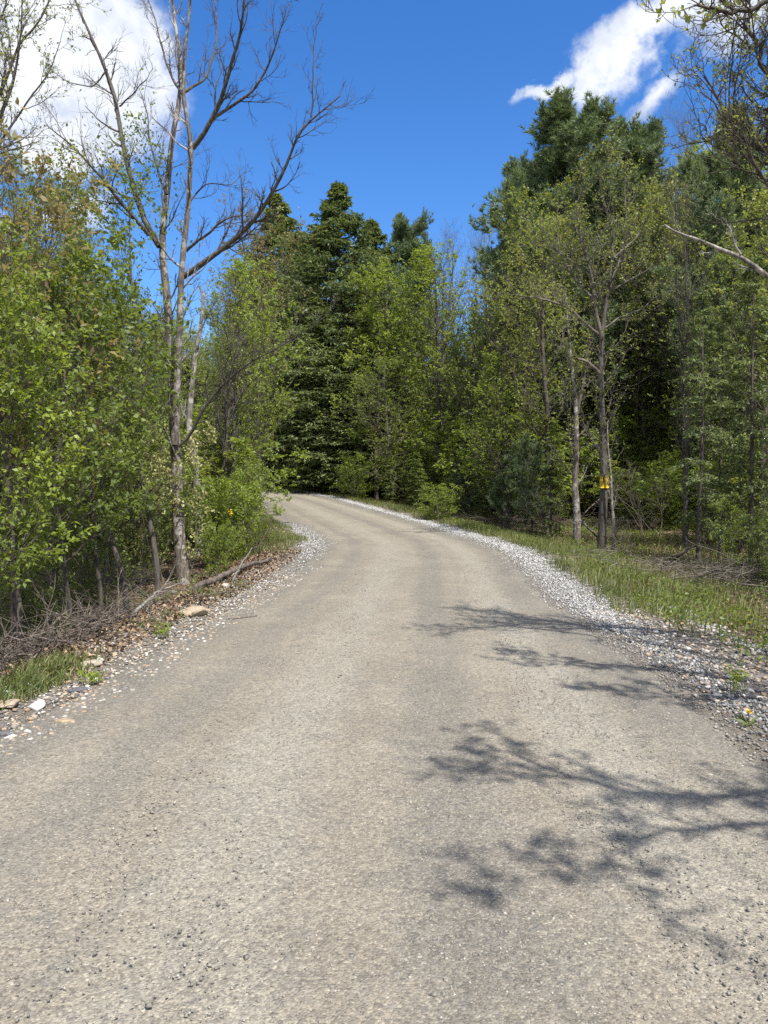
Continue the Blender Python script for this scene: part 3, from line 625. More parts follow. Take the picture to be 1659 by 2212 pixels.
PR['hemlock_open'] = [hemlock_proto(221 + k, 8, M['hemlock'], n1=64, wide=.24, L=.12, n2=11, n3=6, ragged=.55, base=.16, r0=.07) for k in range(2)]
PR['pine'] = [pine_proto(231 + k, 18, n1=100, wide=.36, base=.2, K=9, L=.24, w=.015, n2=15, n3=7, up=.12, shape=lambda t: np.clip(1.06 - t, 0, 1) ** .62 * (.74 + .26 * np.sin(t * 41))) for k in range(2)]
PR['pine_young'] = [pine_proto(241, 3.4, n1=44, wide=.40, base=.06, K=12, L=.11, w=.004, n2=7, n3=4)]

KIND = {'fresh': ('leafy_tree', 'tree', 'trunk', 'crown'), 'mid': ('leafy_tree', 'tree', 'trunk', 'crown'), 'olive': ('leafy_tree', 'tree', 'trunk', 'crown'),
        'bronze': ('bronze_leafed_tree', 'tree', 'trunk', 'crown'), 'bare': ('bare_tree', 'tree', 'trunk', 'crown'), 'sparse': ('slender_tree', 'tree', 'trunk', 'crown'),
        'shrub': ('shrub', 'shrub', 'stems', 'foliage'), 'shrub_mid': ('shrub', 'shrub', 'stems', 'foliage'), 'bare_shrub': ('bare_shrub', 'shrub', 'stems', 'foliage'),
        'pale': ('flowering_shrub', 'shrub', 'stems', 'foliage'), 'near': ('sapling', 'sapling', 'trunk', 'crown'), 'near_mid': ('sapling', 'sapling', 'trunk', 'crown'),
        'near_bronze': ('sapling', 'sapling', 'trunk', 'crown'), 'hemlock': ('hemlock_tree', 'hemlock', 'trunk', 'crown'), 'hemlock_young': ('hemlock_sapling', 'hemlock', 'trunk', 'crown'),
        'hemlock_open': ('hemlock_sapling', 'hemlock', 'trunk', 'crown'), 'pine': ('white_pine', 'pine', 'trunk', 'crown'), 'pine_young': ('young_pine', 'pine', 'trunk', 'crown')}
CNT = {}
placed = []
prg = np.random.default_rng(77)
def put(kind, px, Y, top, label, group=None, wide=1.0, rz=None, var=None, tilt=None, x=None):
    """px, Y: where it stands; top: how high it reaches in the frame"""
    x = xat(px, Y) if x is None else x
    z = g1(x, Y); H = (at(px, top, Y)[2] - z)
    i = CNT.get(kind, 0); CNT[kind] = i + 1
    mw, mc, h0 = PR[kind][(i if var is None else var) % len(PR[kind])]
    nm, cat, tn, cn = KIND[kind]; s = H / h0
    e = empty(nm, (x, Y, z), label, cat, group, float((px * 12.9898 + Y * 78.233) % 6.28) if rz is None else rz, (s * wide, s * wide, s))
    if tilt: e.rotation_euler = (R(tilt[0]), R(tilt[1]), e.rotation_euler[2])
    link(tn, mw, e)
    if mc is not None: link(cn, mc, e)
    placed.append((x, Y)); return e

# --- back row: the conifers and trees that make the skyline
put('hemlock', 612, 53, 408, 'pointed dark hemlock whose tip rises behind the bronze leaved branches', wide=1.0)
put('hemlock', 736, 47, 398, 'tallest pointed dark hemlock at the bend, its tip against blue sky', wide=1.1)
put('hemlock', 795, 52, 470, 'dark hemlock rising just behind the tallest pointed one on its far side', wide=1.0)
put('hemlock', 668, 56, 500, 'dark hemlock filling the notch between the two pointed hemlock tips')
put('hemlock', 560, 50, 560, 'dark hemlock behind the road end where the forest is blackest', wide=1.2)
put('hemlock', 640, 50, 640, 'shaded hemlock standing over the far end of the road', wide=1.4)
put('hemlock', 700, 44.5, 640, 'broad dark hemlock hanging its boughs over the outside of the bend', wide=1.5)
put('hemlock', 775, 44, 690, 'lower dark hemlock beside the bright green trees at the bend', wide=1.4)
put('pine', 868, 52, 487, 'round topped white pine between the hemlock tips and the notch of sky', wide=.9)
put('pine', 905, 60, 560, 'smaller white pine at the lowest notch of the skyline', wide=.8)
put('bare', 985, 47, 520, 'bare grey twiggy tree on the skyline at the notch, first of the pair', wide=.9)
put('bare', 1030, 50, 510, 'bare grey twiggy tree on the skyline nearest the tall pine', wide=.9)
put('sparse', 955, 52, 570, 'slender thin leafed tree in the notch beside the bare grey trees')
put('pine', 1268, 33, 240, 'tall white pine with upswept boughs, highest tree against the sky', wide=1.3, var=0, rz=2.4)
put('pine', 1150, 37, 400, 'lower white pine leaning out beside the tallest pine', wide=1.05, var=1)
put('pine', 1600, 27, 285, 'dark white pine behind the dead pale branch', wide=1.0, var=1, rz=2.0)
put('pine', 1370, 37, 330, 'white pine shoulder directly behind the tallest pine', wide=1.1, var=1)
put('bare', 1462, 30, 262, 'tall bare tree of fine upright twigs between the two big white pines', wide=.8)
# --- bright leafy trees in the middle
put('fresh', 812, 41, 668, 'bright green leafy tree at the bend, nearest the dark hemlocks', wide=1.25)
put('fresh', 872, 43, 610, 'bright green leafy tree in the middle of the three at the bend', wide=1.1)
put('fresh', 935, 42, 575, 'bright green leafy tree at the bend, under the notch of sky', wide=1.15)
put('mid', 850, 38, 780, 'low green tree standing before the bright leafy trees', wide=1.5)
put('fresh', 1000, 36, 700, 'small fresh green tree in front of the bare grey trees', wide=1.3)
put('olive', 1060, 34, 600, 'thin olive leafed tree in front of the lower white pine', wide=1.2)
put('olive', 1110, 30, 520, 'olive green tree just before the tall pine, many pale stems', wide=1.1)
put('olive', 1180, 27, 470, 'olive leafed tree behind the twigs of the posted tree', wide=1.1)
put('fresh', 1090, 27, 760, 'yellow green young tree above the bluish young pine', wide=1.25)
put('olive', 1390, 31, 400, 'spreading olive leafed tree behind the posted tree', wide=1.15)
put('fresh', 1435, 33, 640, 'fresh green young tree in the gap beyond the posted tree', wide=1.2)
put('fresh', 1392, 34, 600, 'fresh green tree at the back of the sunny gap, nearest the posted tree', wide=1.3)
put('fresh', 1478, 33, 560, 'fresh green tree at the back of the sunny gap, behind the very slender tree', wide=1.3)
put('fresh', 1440, 31, 770, 'small fresh green tree standing in the sunny gap before the darkest hollow', wide=1.5)
put('shrub', 1445, 34, 960, 'broad green bush at the very back of the sunny gap', wide=1.6)
put('olive', 1530, 29, 470, 'thin olive leafed tree under the dead pale branch', wide=1.1)
put('mid', 1600, 24, 540, 'green tree behind the shaded hemlock saplings', wide=1.2)
put('olive', 1650, 19, 420, 'olive leafed tree with bronze tips at the frame edge under the pine', wide=1.1)
put('sparse', 1480, 20.5, 440, 'very slender dark stemmed tree beside the dead pale branch tip', wide=.7)
put('sparse', 1090, 33, 640, 'slender pale stemmed tree above the small hemlocks', wide=.9)
# --- understorey along the outer verge
put('shrub', 772, 39.5, 985, 'small bright shrub at the road side under the big hemlocks', wide=1.3)
put('hemlock_young', 840, 37.5, 975, 'small feathery hemlock on the verge beyond the small bright shrub', wide=1.3)
put('hemlock_young', 905, 34.5, 975, 'small feathery hemlock in the middle of the verge row', wide=1.4)
put('hemlock_young', 980, 32, 985, 'bushy small hemlock beside the bluish young pines', wide=1.5)
put('hemlock_young', 1045, 29, 960, 'taller feathery hemlock sapling behind the yellow green verge shrub', wide=1.3)
put('shrub', 955, 27.5, 1050, 'low yellow green shrub growing right on the grass verge', wide=1.7, var=1)
put('pine_young', 1150, 25.5, 965, 'bluish young pine with soft needles near the brush pile', wide=1.15)
put('pine_young', 1100, 27.5, 1000, 'smaller bluish young pine tucked behind its larger neighbour', wide=1.3)
put('pine_young', 1010, 31, 1010, 'young pine lowest of those along the verge', wide=1.4)
put('hemlock_young', 1120, 30, 830, 'feathery hemlock sapling standing over the bluish young pines', wide=1.2)
put('hemlock_young', 1190, 25, 900, 'hemlock sapling behind the forked grey trunk', wide=1.2)
put('shrub', 1425, 27, 1005, 'rounded fresh green shrub in the sunny gap beyond the posted tree', wide=1.7, var=2)
put('shrub', 1495, 30, 960, 'fresh green shrub behind the first dark hemlock stem', wide=1.5)
put('shrub_mid', 1352, 29, 1000, 'mid green shrub between the posted tree and the sunny gap', wide=1.3)
put('bare_shrub', 1405, 24.5, 1000, 'tangle of bare pale twigs leaning over the sunny gap', wide=1.2)
put('bare_shrub', 1345, 19.2, 1110, 'small bare twiggy bush at the foot of the posted tree', wide=1.1)
put('bare_shrub', 1190, 24, 1050, 'bare twiggy bush at the foot of the forked grey trunk', wide=1.2)
# --- shaded hemlock saplings on the right
for px, Y, top, w, lab in [(1510, 16.4, 600, 1.0, 'dark stemmed hemlock sapling nearest the sunny gap'), (1557, 17.2, 640, .95, 'thin dark stemmed hemlock sapling second from the sunny gap'),
                           (1624, 16.8, 540, 1.05, 'shaded hemlock sapling at the dark thicket edge'), (1700, 15.2, 560, 1.1, 'shaded hemlock sapling half out of sight past the thicket edge'),
                           (1600, 19.5, 700, 1.1, 'hemlock sapling filling the dark gap behind the front stems'), (1760, 13.6, 600, 1.0, 'hemlock just outside the view shading the thicket')]:
    put('hemlock_open', px, Y, top, lab, 'shaded hemlock saplings', wide=w)
for px, Y, top, lab in [(1645, 14.4, 1090, 'low leafy shrub in front of the shaded hemlocks'), (1570, 18.8, 1120, 'low shrub behind the thin dark hemlock stems'), (1700, 13.2, 1130, 'low shrub at the edge of the brush by the hemlocks')]:
    put('shrub_mid', px, Y, top, lab, wide=1.2)

# --- left side
for px, Y, top, kind, w, lab in [
    (45, 7.6, 640, 'near', 1.1, 'nearest big leafed sapling crowding the ditch, brightest leaves'),
    (-60, 7.0, 600, 'near', 1.1, 'big leafed sapling half out of view by the nearest ditch'),
    (150, 8.6, 720, 'near_mid', 1.05, 'big leafed sapling second along the ditch'),
    (95, 9.6, 620, 'near_mid', 1.1, 'darker sapling behind the nearest big leafed ones'),
    (20, 9.0, 360, 'near_bronze', 1.0, 'tall bronze leafed sapling with drooping leaves against the cloud'),
    (215, 10.4, 700, 'near_mid', 1.1, 'mid green sapling before the leaning grey stems'),
    (195, 12.6, 640, 'near', .9, 'fresh green sapling whose top stands just past the crooked grey stem'),
    (170, 12.0, 560, 'near_mid', 1.0, 'dull green sapling with its top in the sky gap'),
    (228, 14.8, 700, 'near_mid', .85, 'mid green sapling between the leaning grey stems'),
    (-30, 11.0, 560, 'near_mid', 1.0, 'dark sapling at the frame edge behind the bronze one'),
    (60, 13.5, 540, 'olive', .8, 'olive leafed young tree behind the front saplings'),
    (-30, 12.5, 350, 'olive', .9, 'tall olive leafed tree at the frame edge rising above the saplings'),
    (118, 15.5, 410, 'olive', .85, 'thin olive leafed crown against the cloud above the saplings'),
    (30, 16.5, 440, 'sparse', 1.0, 'very thin leafed crown between the two olive ones over the saplings'),
    (230, 15.5, 520, 'olive', .8, 'olive leafed young tree left of the big bare tree'),
    (330, 17.5, 640, 'fresh', 1.1, 'fresh green young tree directly behind the twin bare trunks'),
    (475, 22.5, 700, 'fresh', 1.05, 'fresh green tree close beyond the broken pale snag'),
    (505, 27, 690, 'mid', 1.0, 'mid green tree at the inside of the bend beside the dark gap'),
    (520, 30, 600, 'fresh', 1.0, 'fresh green tree whose top meets the bronze leaved tree'),
    (600, 47, 540, 'bronze', .9, 'bronze leaved tree in front of the first pointed hemlock'),
    (560, 33, 500, 'bronze', .85, 'bronze leaved tree under the long right limb of the bare tree'),
    (500, 21.5, 640, 'sparse', 1.3, 'slim pale trunked tree with fresh leaves between snag and bend'),
]:
    put(kind, px, Y, top, lab, None, wide=w)
for px, Y, top, kind, w, lab in [
    (478, 17.0, 1030, 'shrub', 1.2, 'bright green shrub at the foot of the broken pale snag'),
    (498, 17.4, 1045, 'shrub', 1.0, 'bright shrub dotted with yellow at the inside of the bend'),
    (505, 20.5, 1000, 'shrub_mid', .85, 'green shrub spilling toward the road at the bend'),
    (510, 24.5, 985, 'shrub', .85, 'feathery shrub hiding the last stretch of road'),
    (470, 15.2, 1130, 'shrub', .9, 'low green shrub behind the fallen log'),
    (345, 18.5, 1040, 'shrub_mid', 1.2, 'dim green shrub by the big bare trunk base'),
    (335, 15.6, 950, 'pale', .85, 'pale cream leaved shrub growing against the big bare trunk'),
    (285, 15.5, 1060, 'shrub_mid', 1.2, 'shaded shrub between the two leaning grey stems'),
    (190, 12.2, 1150, 'shrub_mid', 1.2, 'shaded shrub under the mid green sapling'),
    (100, 9.6, 1230, 'shrub_mid', 1.1, 'shaded shrub at the ditch under the big leafed saplings'),
    (15, 9.4, 1250, 'shrub_mid', 1.0, 'dim fresh shrub in the ditch at the frame edge'),
    (135, 7.9, 1345, 'shrub', 1.3, 'small bright yellow green bush lit beside the brush pile'),
    (285, 11.8, 1190, 'bare_shrub', 1.1, 'bare grey twiggy bush above the brush pile'),
    (560, 19.6, 1110, 'shrub', 1.1, 'low grassy shrub on the mound inside the bend'),
]:
    put(kind, px, Y, top, lab, None, wide=w)

# --- filling forest, farther in
SKY = np.array([(-600, 540), (-200, 560), (100, 640), (400, 655), (520, 610), (600, 520), (790, 520), (870, 560), (960, 610), (1040, 570), (1100, 500), (1200, 380), (1400, 400), (1480, 470), (1560, 360), (1700, 320), (2200, 300)], float)
GL = {('l', 'leafy'): ('green leafy tree massed deep in the wood behind the big bare tree', 'leafy trees massed behind the bare tree'),
      ('c', 'leafy'): ('leafy tree massed deep in the wood behind the bright trees at the bend', 'leafy trees massed behind the bend'),
      ('r', 'leafy'): ('leafy tree massed deep in the wood behind the posted tree', 'leafy trees massed behind the posted tree'),
      ('l', 'dark'): ('dark hemlock deep in the wood behind the big bare tree', 'hemlocks deep behind the bare tree'),
      ('c', 'dark'): ('dark hemlock deep in the wood round the bend', 'hemlocks deep in the wood round the bend'),
      ('r', 'dark'): ('dark hemlock deep in the wood behind the posted tree', 'hemlocks deep behind the posted tree')}
LM = ['past the left frame edge', 'behind the nearest ditch saplings', 'behind the crooked grey stem', 'behind the curving thin grey stem', 'behind the twin bare trunks', 'behind the broken pale snag', 'at the dark end of the road', 'under the tallest hemlock tip', 'behind the three bright trees', 'under the notch of sky', 'below the bare grey skyline trees', 'above the bluish young pines', 'behind the forked trunk', 'behind the posted tree', 'above the sunny gap', 'behind the first dark hemlock stems', 'under the dead pale branch', 'past the thicket edge']
LX = [0, 130, 240, 335, 410, 470, 640, 780, 900, 980, 1060, 1180, 1255, 1330, 1440, 1560, 1659, 9e9]
def landmark(px): return LM[next(q for q, b_ in enumerate(LX) if px < b_)]
USED = set(); frg = np.random.default_rng(5); cnt = 0; tries = 0
while cnt < 158 and tries < 4500:
    tries += 1
    Y = 17 + 58 * frg.random() ** .9; px = frg.uniform(-420, 2050)
    x = xat(px, Y); dl_, dr_, ins_, dm_ = road_dist(x, Y)
    if ins_[0] or dm_[0] < 3.0: continue
    if 1120 < px < 1480 and Y < 25: continue
    if 1335 < px < 1545 and Y < 32: continue
    if -420 < px < 560 and Y < 20: continue
    mind = 1.7 + Y * .025
    if min((x - a) ** 2 + (Y - b_) ** 2 for a, b_ in placed) < mind ** 2: continue
    top = np.interp(px, SKY[:, 0], SKY[:, 1]) + 20 + frg.random() ** 1.2 * 230 + (60 if Y < 26 else 0)
    H = at(px, top, Y)[2] - g1(x, Y)
    if H < 3.5: continue
    zone = 'l' if px < 540 else ('c' if px < 1080 else 'r')
    r_ = frg.random()
    if 540 <= px < 800: kind = 'hemlock'
    elif r_ < .22: kind = 'hemlock' if H > 9 else 'hemlock_young'
    elif r_ < .50: kind = 'fresh'
    elif r_ < .68: kind = 'mid'
    elif r_ < .93: kind = 'olive'
    else: kind = 'sparse'
    gr = ('hemlocks ' if kind.startswith('hemlock') else 'trees ') + landmark(px)
    lab = '%s%s %s, %s' % ('tall ' if H > 11 else ('short ' if H < 7 else ''), {'hemlock': 'dark full hemlock', 'hemlock_young': 'young dark hemlock', 'fresh': 'fresh green tree', 'mid': 'mid green tree', 'olive': 'olive leafed tree', 'sparse': 'thin leafed tree'}[kind], landmark(px),
        'near the wood front' if Y < 24 else ('a little into the wood' if Y < 33 else ('midway into the wood' if Y < 45 else 'deep in the wood')))
    if lab in USED: continue
    USED.add(lab); put(kind, px, Y, top, lab, gr, wide=frg.uniform(.95, 1.35)); cnt += 1
for k_, px in enumerate(np.arange(-260, 1760, 62)):
    Y = 58 + 14 * frg.random(); px = px + frg.uniform(-20, 20); 
    if road_dist(xat(px, Y), Y)[3][0] < 3: continue
    lab, gr = 'farthest dark hemlock ' + landmark(px), 'farthest hemlocks ' + landmark(px); lab2, gr2 = 'farthest green tree ' + landmark(px), 'farthest trees ' + landmark(px)
    if (lab if k_ % 3 else lab2) in USED: continue
    USED.add(lab if k_ % 3 else lab2); put('hemlock' if k_ % 3 else 'mid', px, Y, max(np.interp(px, SKY[:, 0], SKY[:, 1]) + 40, frg.uniform(690, 800)), lab if k_ % 3 else lab2, gr if k_ % 3 else gr2, wide=1.7)
# low dark understorey deep in the wood
cnt = 0; tries = 0
while cnt < 80 and tries < 3500:
    tries += 1
    Y = 15 + 36 * frg.random(); px = frg.uniform(-150, 1850); x = xat(px, Y); dl_, dr_, ins_, dm_ = road_dist(x, Y)
    if ins_[0] or dm_[0] < 2.6 or (1250 < px < 1545 and Y < 31) or min((x - a) ** 2 + (Y - b_) ** 2 for a, b_ in placed) < 1.2: continue
    k2 = 'shrub' if frg.random() < .75 else 'hemlock_young'
    hh = frg.uniform(60, 150); lab = ('low ' if hh < 100 else 'waist high ') + ('green bush ' if k2 == 'shrub' else 'hemlock bush ') + landmark(px) + (', near the wood front' if Y < 24 else (', a little into the wood' if Y < 33 else ', far back in the shade'))
    if lab in USED: continue
    USED.add(lab); put(k2, px, Y, 1045 - hh, lab, 'undergrowth ' + landmark(px), wide=1.6); cnt += 1

# ------------------------------------------------------------------ trees traced limb by limb
def path(pts, Y, dY=0.0, n=18, jit=.0):
    """pixel polyline -> points at depth Y drifting by dY toward its end"""
    pts = np.array(pts, float); L_ = np.concatenate([[0], np.cumsum(np.hypot(*np.diff(pts, axis=0).T))]); L_ /= L_[-1]
    t = np.linspace(0, 1, n); a = np.interp(t, L_, pts[:, 0]); b = np.interp(t, L_, pts[:, 1])
    Pp = np.array([at(u_, v_, Y + dY * q) for u_, v_, q in zip(a, b, t)])
    if jit: Pp[1:-1] += RG.normal(0, jit, Pp[1:-1].shape)
    k = np.array([1, 2, 1]) / 4; Q = Pp.copy(); Q[1:-1] = Pp[:-2] * k[0] + Pp[1:-1] * k[1] + Pp[2:] * k[2]
    return Q
def limb_mesh(rg, P, r0, r1, mb, n2, n3, n4, l2=.9, l3=.45, up=.1, t0=.15, ang=.75, wander=.13, rough=.12, sides=8, leafcb=None, tp=1.0):
    n = len(P); Rd = (r0 + (r1 - r0) * np.linspace(0, 1, n) ** tp)[None]; P = P[None]
    tubes(mb, P, Rd, sides, .5, rough)
    if not n2: return []
    s2, d2, t2, p2, r2 = kids(rg, P, Rd, n2, t0, 1.0, ang, .2, rr=.5, even=True)
    L2 = l2 * rg.uniform(.4, 1.2, len(t2)) * (1.1 - .4 * t2)
    B2 = grow(rg, s2, d2, L2, np.clip(r2, .004, .022), 8, wander, up, .3)
    s3, d3, t3, p3, r3 = kids(rg, *B2, n3, .15, 1.0, .7, .25, rr=.6); L3 = L2[p3] * l3 * rg.uniform(.5, 1.3, len(t3))
    B3 = grow(rg, s3, d3, L3, np.maximum(r3, .0032), 5, wander * 1.3, up, .4)
    tubes(mb, *B2, 4, .5); tubes(mb, *B3, 3, .45)
    if n4:
        s4, d4, t4, p4, r4 = kids(rg, *B3, n4, .2, 1.0, .7, .25, rr=.7); L4 = L3[p4] * .5 * rg.uniform(.5, 1.3, len(t4))
        B4 = grow(rg, s4, d4, L4, np.maximum(r4, .0025), 3, wander * 1.3, up, .6); tubes(mb, *B4, 3, .45)
        return [B2, B3, B4]
    return [B2, B3]
def shift(mb, o):
    mb.v = [v_ - np.array(o) for v_ in mb.v]
def traced(name, label, cat, base_px, Y, trunks, limbs, seed, mat, limbmat=None, leaf=None, group=None):
    """trunks: list of (pts, dY, r0, r1, twigs); limbs: list of (pts, Y0, dY, r0, r1, n2, n3, n4, l2)"""
    rg = np.random.default_rng(seed); x = xat(base_px, Y); o = (x, Y, g1(x, Y)); e = empty(name, o, label, cat, group)
    mc = MB()
    for i, (pts, Y0, dY, r0, r1, n2, n3, n4, l2) in enumerate(trunks):
        P = path(pts, Y0, dY, 30); mb = MB()
        if i == 0 or pts[0][1] > 1000: P[0, 2] = g1(P[0, 0], P[0, 1]) - .12
        fl = np.vstack([P]); lv = limb_mesh(rg, fl, r0, r1, mb, n2, n3, n4, l2, sides=12, rough=.16, tp=.8)
        if leaf and lv:
            for B in lv[-2:]: Pq, Dq = sample(rg, B[0], leaf[1]); leaves(mc, rg, Pq, Dq, leaf[2], leaf[2] * .6, spread=.6)
        shift(mb, o); mb.build('trunk', mat, e)
    for pts, Y0, dY, r0, r1, n2, n3, n4, l2 in limbs:
        P = path(pts, Y0, dY, 20, .012); mb = MB(); lv = limb_mesh(rg, P, r0, r1, mb, n2, n3, n4, l2)
        if leaf and lv:
            for B in lv[-2:]: Pq, Dq = sample(rg, B[0], leaf[1]); leaves(mc, rg, Pq, Dq, leaf[2], leaf[2] * .6, spread=.6)
        shift(mb, o); mb.build('limb', limbmat or mat, e)
    if mc.v: shift(mc, o); mc.build('crown', leaf[0], e)
    return e, mc

# the big bare tree, twin trunked
YB = 15.7
e, _ = traced('bare_tree', 'big bare twin trunked tree with flaking bark, tallest on the left bank', 'tree', 393, YB,
    [([(398, 1250), (386, 1150), (383, 1050), (378, 950), (373, 850), (368, 740), (362, 660), (357, 600), (345, 530), (352, 490), (362, 415), (370, 300), (387, 225), (395, 165), (385, 100), (372, 0), (366, -90)], YB, .2, .135, .022, 20, 6, 4, 1.1),
     ([(378, 960), (384, 800), (388, 737), (391, 600), (396, 540), (407, 450), (410, 375), (416, 318), (402, 250), (395, 212), (398, 120), (410, 20), (415, -80)], YB - .12, -.9, .085, .02, 18, 6, 4, 1.0)],
    [([(416, 320), (445, 280), (465, 240), (487, 185), (505, 125), (520, 65), (530, -40)], YB - .6, -1.2, .05, .012, 16, 6, 4, .9),
     ([(455, 262), (485, 240), (545, 200), (585, 130), (605, 70), (618, 20)], YB - .8, -.8, .032, .008, 12, 6, 4, .8),
     ([(345, 532), (322, 500), (295, 425), (272, 350), (257, 265), (250, 220), (230, 150), (200, 85), (160, 0), (140, -70)], YB, 1.0, .065, .014, 18, 6, 4, 1.1),
     ([(322, 508), (280, 460), (250, 425), (200, 360), (150, 310), (100, 270)], YB, -1.6, .042, .008, 15, 6, 4, .9),
     ([(258, 230), (290, 200), (312, 175), (330, 150)], YB + .7, -.4, .018, .005, 6, 5, 3, .6),
     ([(232, 150), (200, 190), (150, 180), (110, 150)], YB + .9, .5, .018, .005, 7, 5, 3, .7),
     ([(395, 598), (425, 578), (450, 560), (500, 525), (550, 475), (590, 415), (620, 360), (640, 300), (675, 250), (705, 232), (735, 207)], YB - .1, -1.4, .06, .009, 22, 6, 4, .9),
     ([(672, 254), (676, 190), (677, 125), (682, 45)], YB - 1.4, -.2, .016, .005, 9, 5, 3, .5),
     ([(402, 542), (425, 520), (450, 505), (480, 475), (510, 466), (545, 467)], YB - .1, -.6, .034, .007, 11, 5, 3, .7),
     ([(395, 200), (420, 183), (445, 172), (462, 120), (470, 60), (462, -10)], YB, .8, .03, .008, 12, 5, 4, .8),
     ([(397, 210), (372, 170), (352, 110), (340, 60), (320, 0)], YB, .9, .03, .007, 12, 5, 4, .8),
     ([(361, 420), (340, 370), (322, 300), (318, 250), (300, 190)], YB, .6, .028, .006, 12, 5, 4, .8),
     ([(408, 440), (430, 410), (450, 395), (500, 400), (530, 370)], YB - .3, .4, .018, .005, 8, 5, 3, .7),
     ([(386, 965), (411, 942), (433, 894), (473, 840), (538, 782), (603, 749), (655, 720), (700, 685)], YB - .1, -1.2, .035, .006, 20, 5, 3, .9),
     ([(375, 800), (360, 740), (330, 690), (300, 650)], YB, -.6, .02, .005, 8, 5, 3, .7)],
    301, M['bark_flaky'], M['bark'])
# sparse green leaves on the left limbs of that tree
rg = np.random.default_rng(302); mc = MB()
for (px, py, sx, sy, k) in [(285, 330, 28, 60, 420), (245, 400, 50, 55, 520), (320, 400, 30, 50, 260), (215, 460, 60, 40, 420), (170, 420, 50, 50, 260), (300, 480, 40, 40, 200)]:
    a = rg.normal(0, 1, (k, 3)); P = np.array([at(px + u_ * sx, py + v_ * sy, YB - .3 + w_ * .5) for u_, v_, w_ in a])
    P = P + .25 * np.sin(P[:, ::-1] * 5.0); leaves(mc, rg, P, nrm(rg.normal(0, 1, P.shape)), .085, .045, up=.3, sag=.3)
shift(mc, e.location); mc.build('crown', M['leaf_mid'], e)
# the broken pale snag
traced('broken_snag', 'broken pale grey dead trunk with a torn top beside the big bare tree', 'tree', 427, 20.3,
    [([(430, 1095), (426, 1050), (418, 985), (407, 920), (415, 833), (425, 749), (436, 687), (440, 640), (432, 618)], 20.3, 0, .12, .035, 5, 3, 0, .35)],
    [([(407, 915), (395, 890), (388, 860), (384, 830)], 20.3, .1, .05, .02, 3, 3, 0, .4),
     ([(425, 752), (438, 700), (455, 669), (475, 640)], 20.2, -.3, .03, .01, 6, 4, 0, .5)], 311, M['bark_pale'])
# slim stems on the left
traced('slender_tree', 'thin grey stem curving up from the ditch, crossing in front of the saplings', 'tree', 330, 14.0,
    [([(342, 1248), (336, 1200), (325, 1130), (316, 1085), (305, 1040), (302, 950), (300, 880), (292, 780), (286, 640), (280, 540), (279, 430)], 14.0, .3, .055, .010, 26, 5, 3, .8)], [], 321, M['bark'], leaf=(M['leaf_mid'], 2, .07))
traced('slender_tree', 'crooked leaning grey stem nearest the bare twiggy thicket', 'tree', 270, 12.2,
    [([(274, 1290), (262, 1230), (240, 1170), (228, 1120), (222, 1060), (208, 990), (202, 930), (190, 850)], 12.2, .3, .05, .014, 18, 5, 3, .8)], [], 322, M['bark'], leaf=(M['leaf_mid'], 2, .07))
traced('slender_tree', 'slim straight trunk in the leaves between the snag and the bend', 'tree', 502, 21.8,
    [([(500, 1065), (502, 1000), (505, 930), (503, 860), (508, 780), (510, 640), (512, 590)], 21.8, 0, .075, .02, 30, 6, 4, 1.2)],
    [([(503, 880), (530, 840), (570, 800), (620, 770)], 21.8, -.5, .025, .006, 10, 5, 3, .8)], 323, M['bark'], leaf=(M['leaf_fresh'], 2, .09))
# upper left: a neighbouring bare crown reaching into the view
traced('bare_tree', 'bare crown of fine dark branches reaching in at the top corner over the cloud', 'tree', -170, 12.5,
    [([(-170, 1300), (-150, 900), (-120, 600), (-90, 420), (-60, 250), (-50, 60), (-60, -120)], 12.5, .2, .12, .03, 12, 5, 4, 1.2)],
    [([(-95, 440), (-30, 330), (0, 260), (30, 180), (45, 90), (50, -20)], 12.4, -.4, .04, .008, 16, 6, 4, .9),
     ([(-70, 300), (0, 200), (40, 100), (90, 40), (125, -40)], 12.4, .3, .035, .008, 16, 6, 4, .9),
     ([(-110, 520), (-40, 400), (10, 290), (70, 210), (110, 150), (130, 90)], 12.3, .2, .032, .006, 16, 6, 4, .8),
     ([(-60, 200), (-20, 100), (10, 20), (20, -60)], 12.4, 0, .03, .006, 12, 6, 4, .8)], 331, M['bark_dark'], leaf=(M['leaf_olive'], 1, .05))
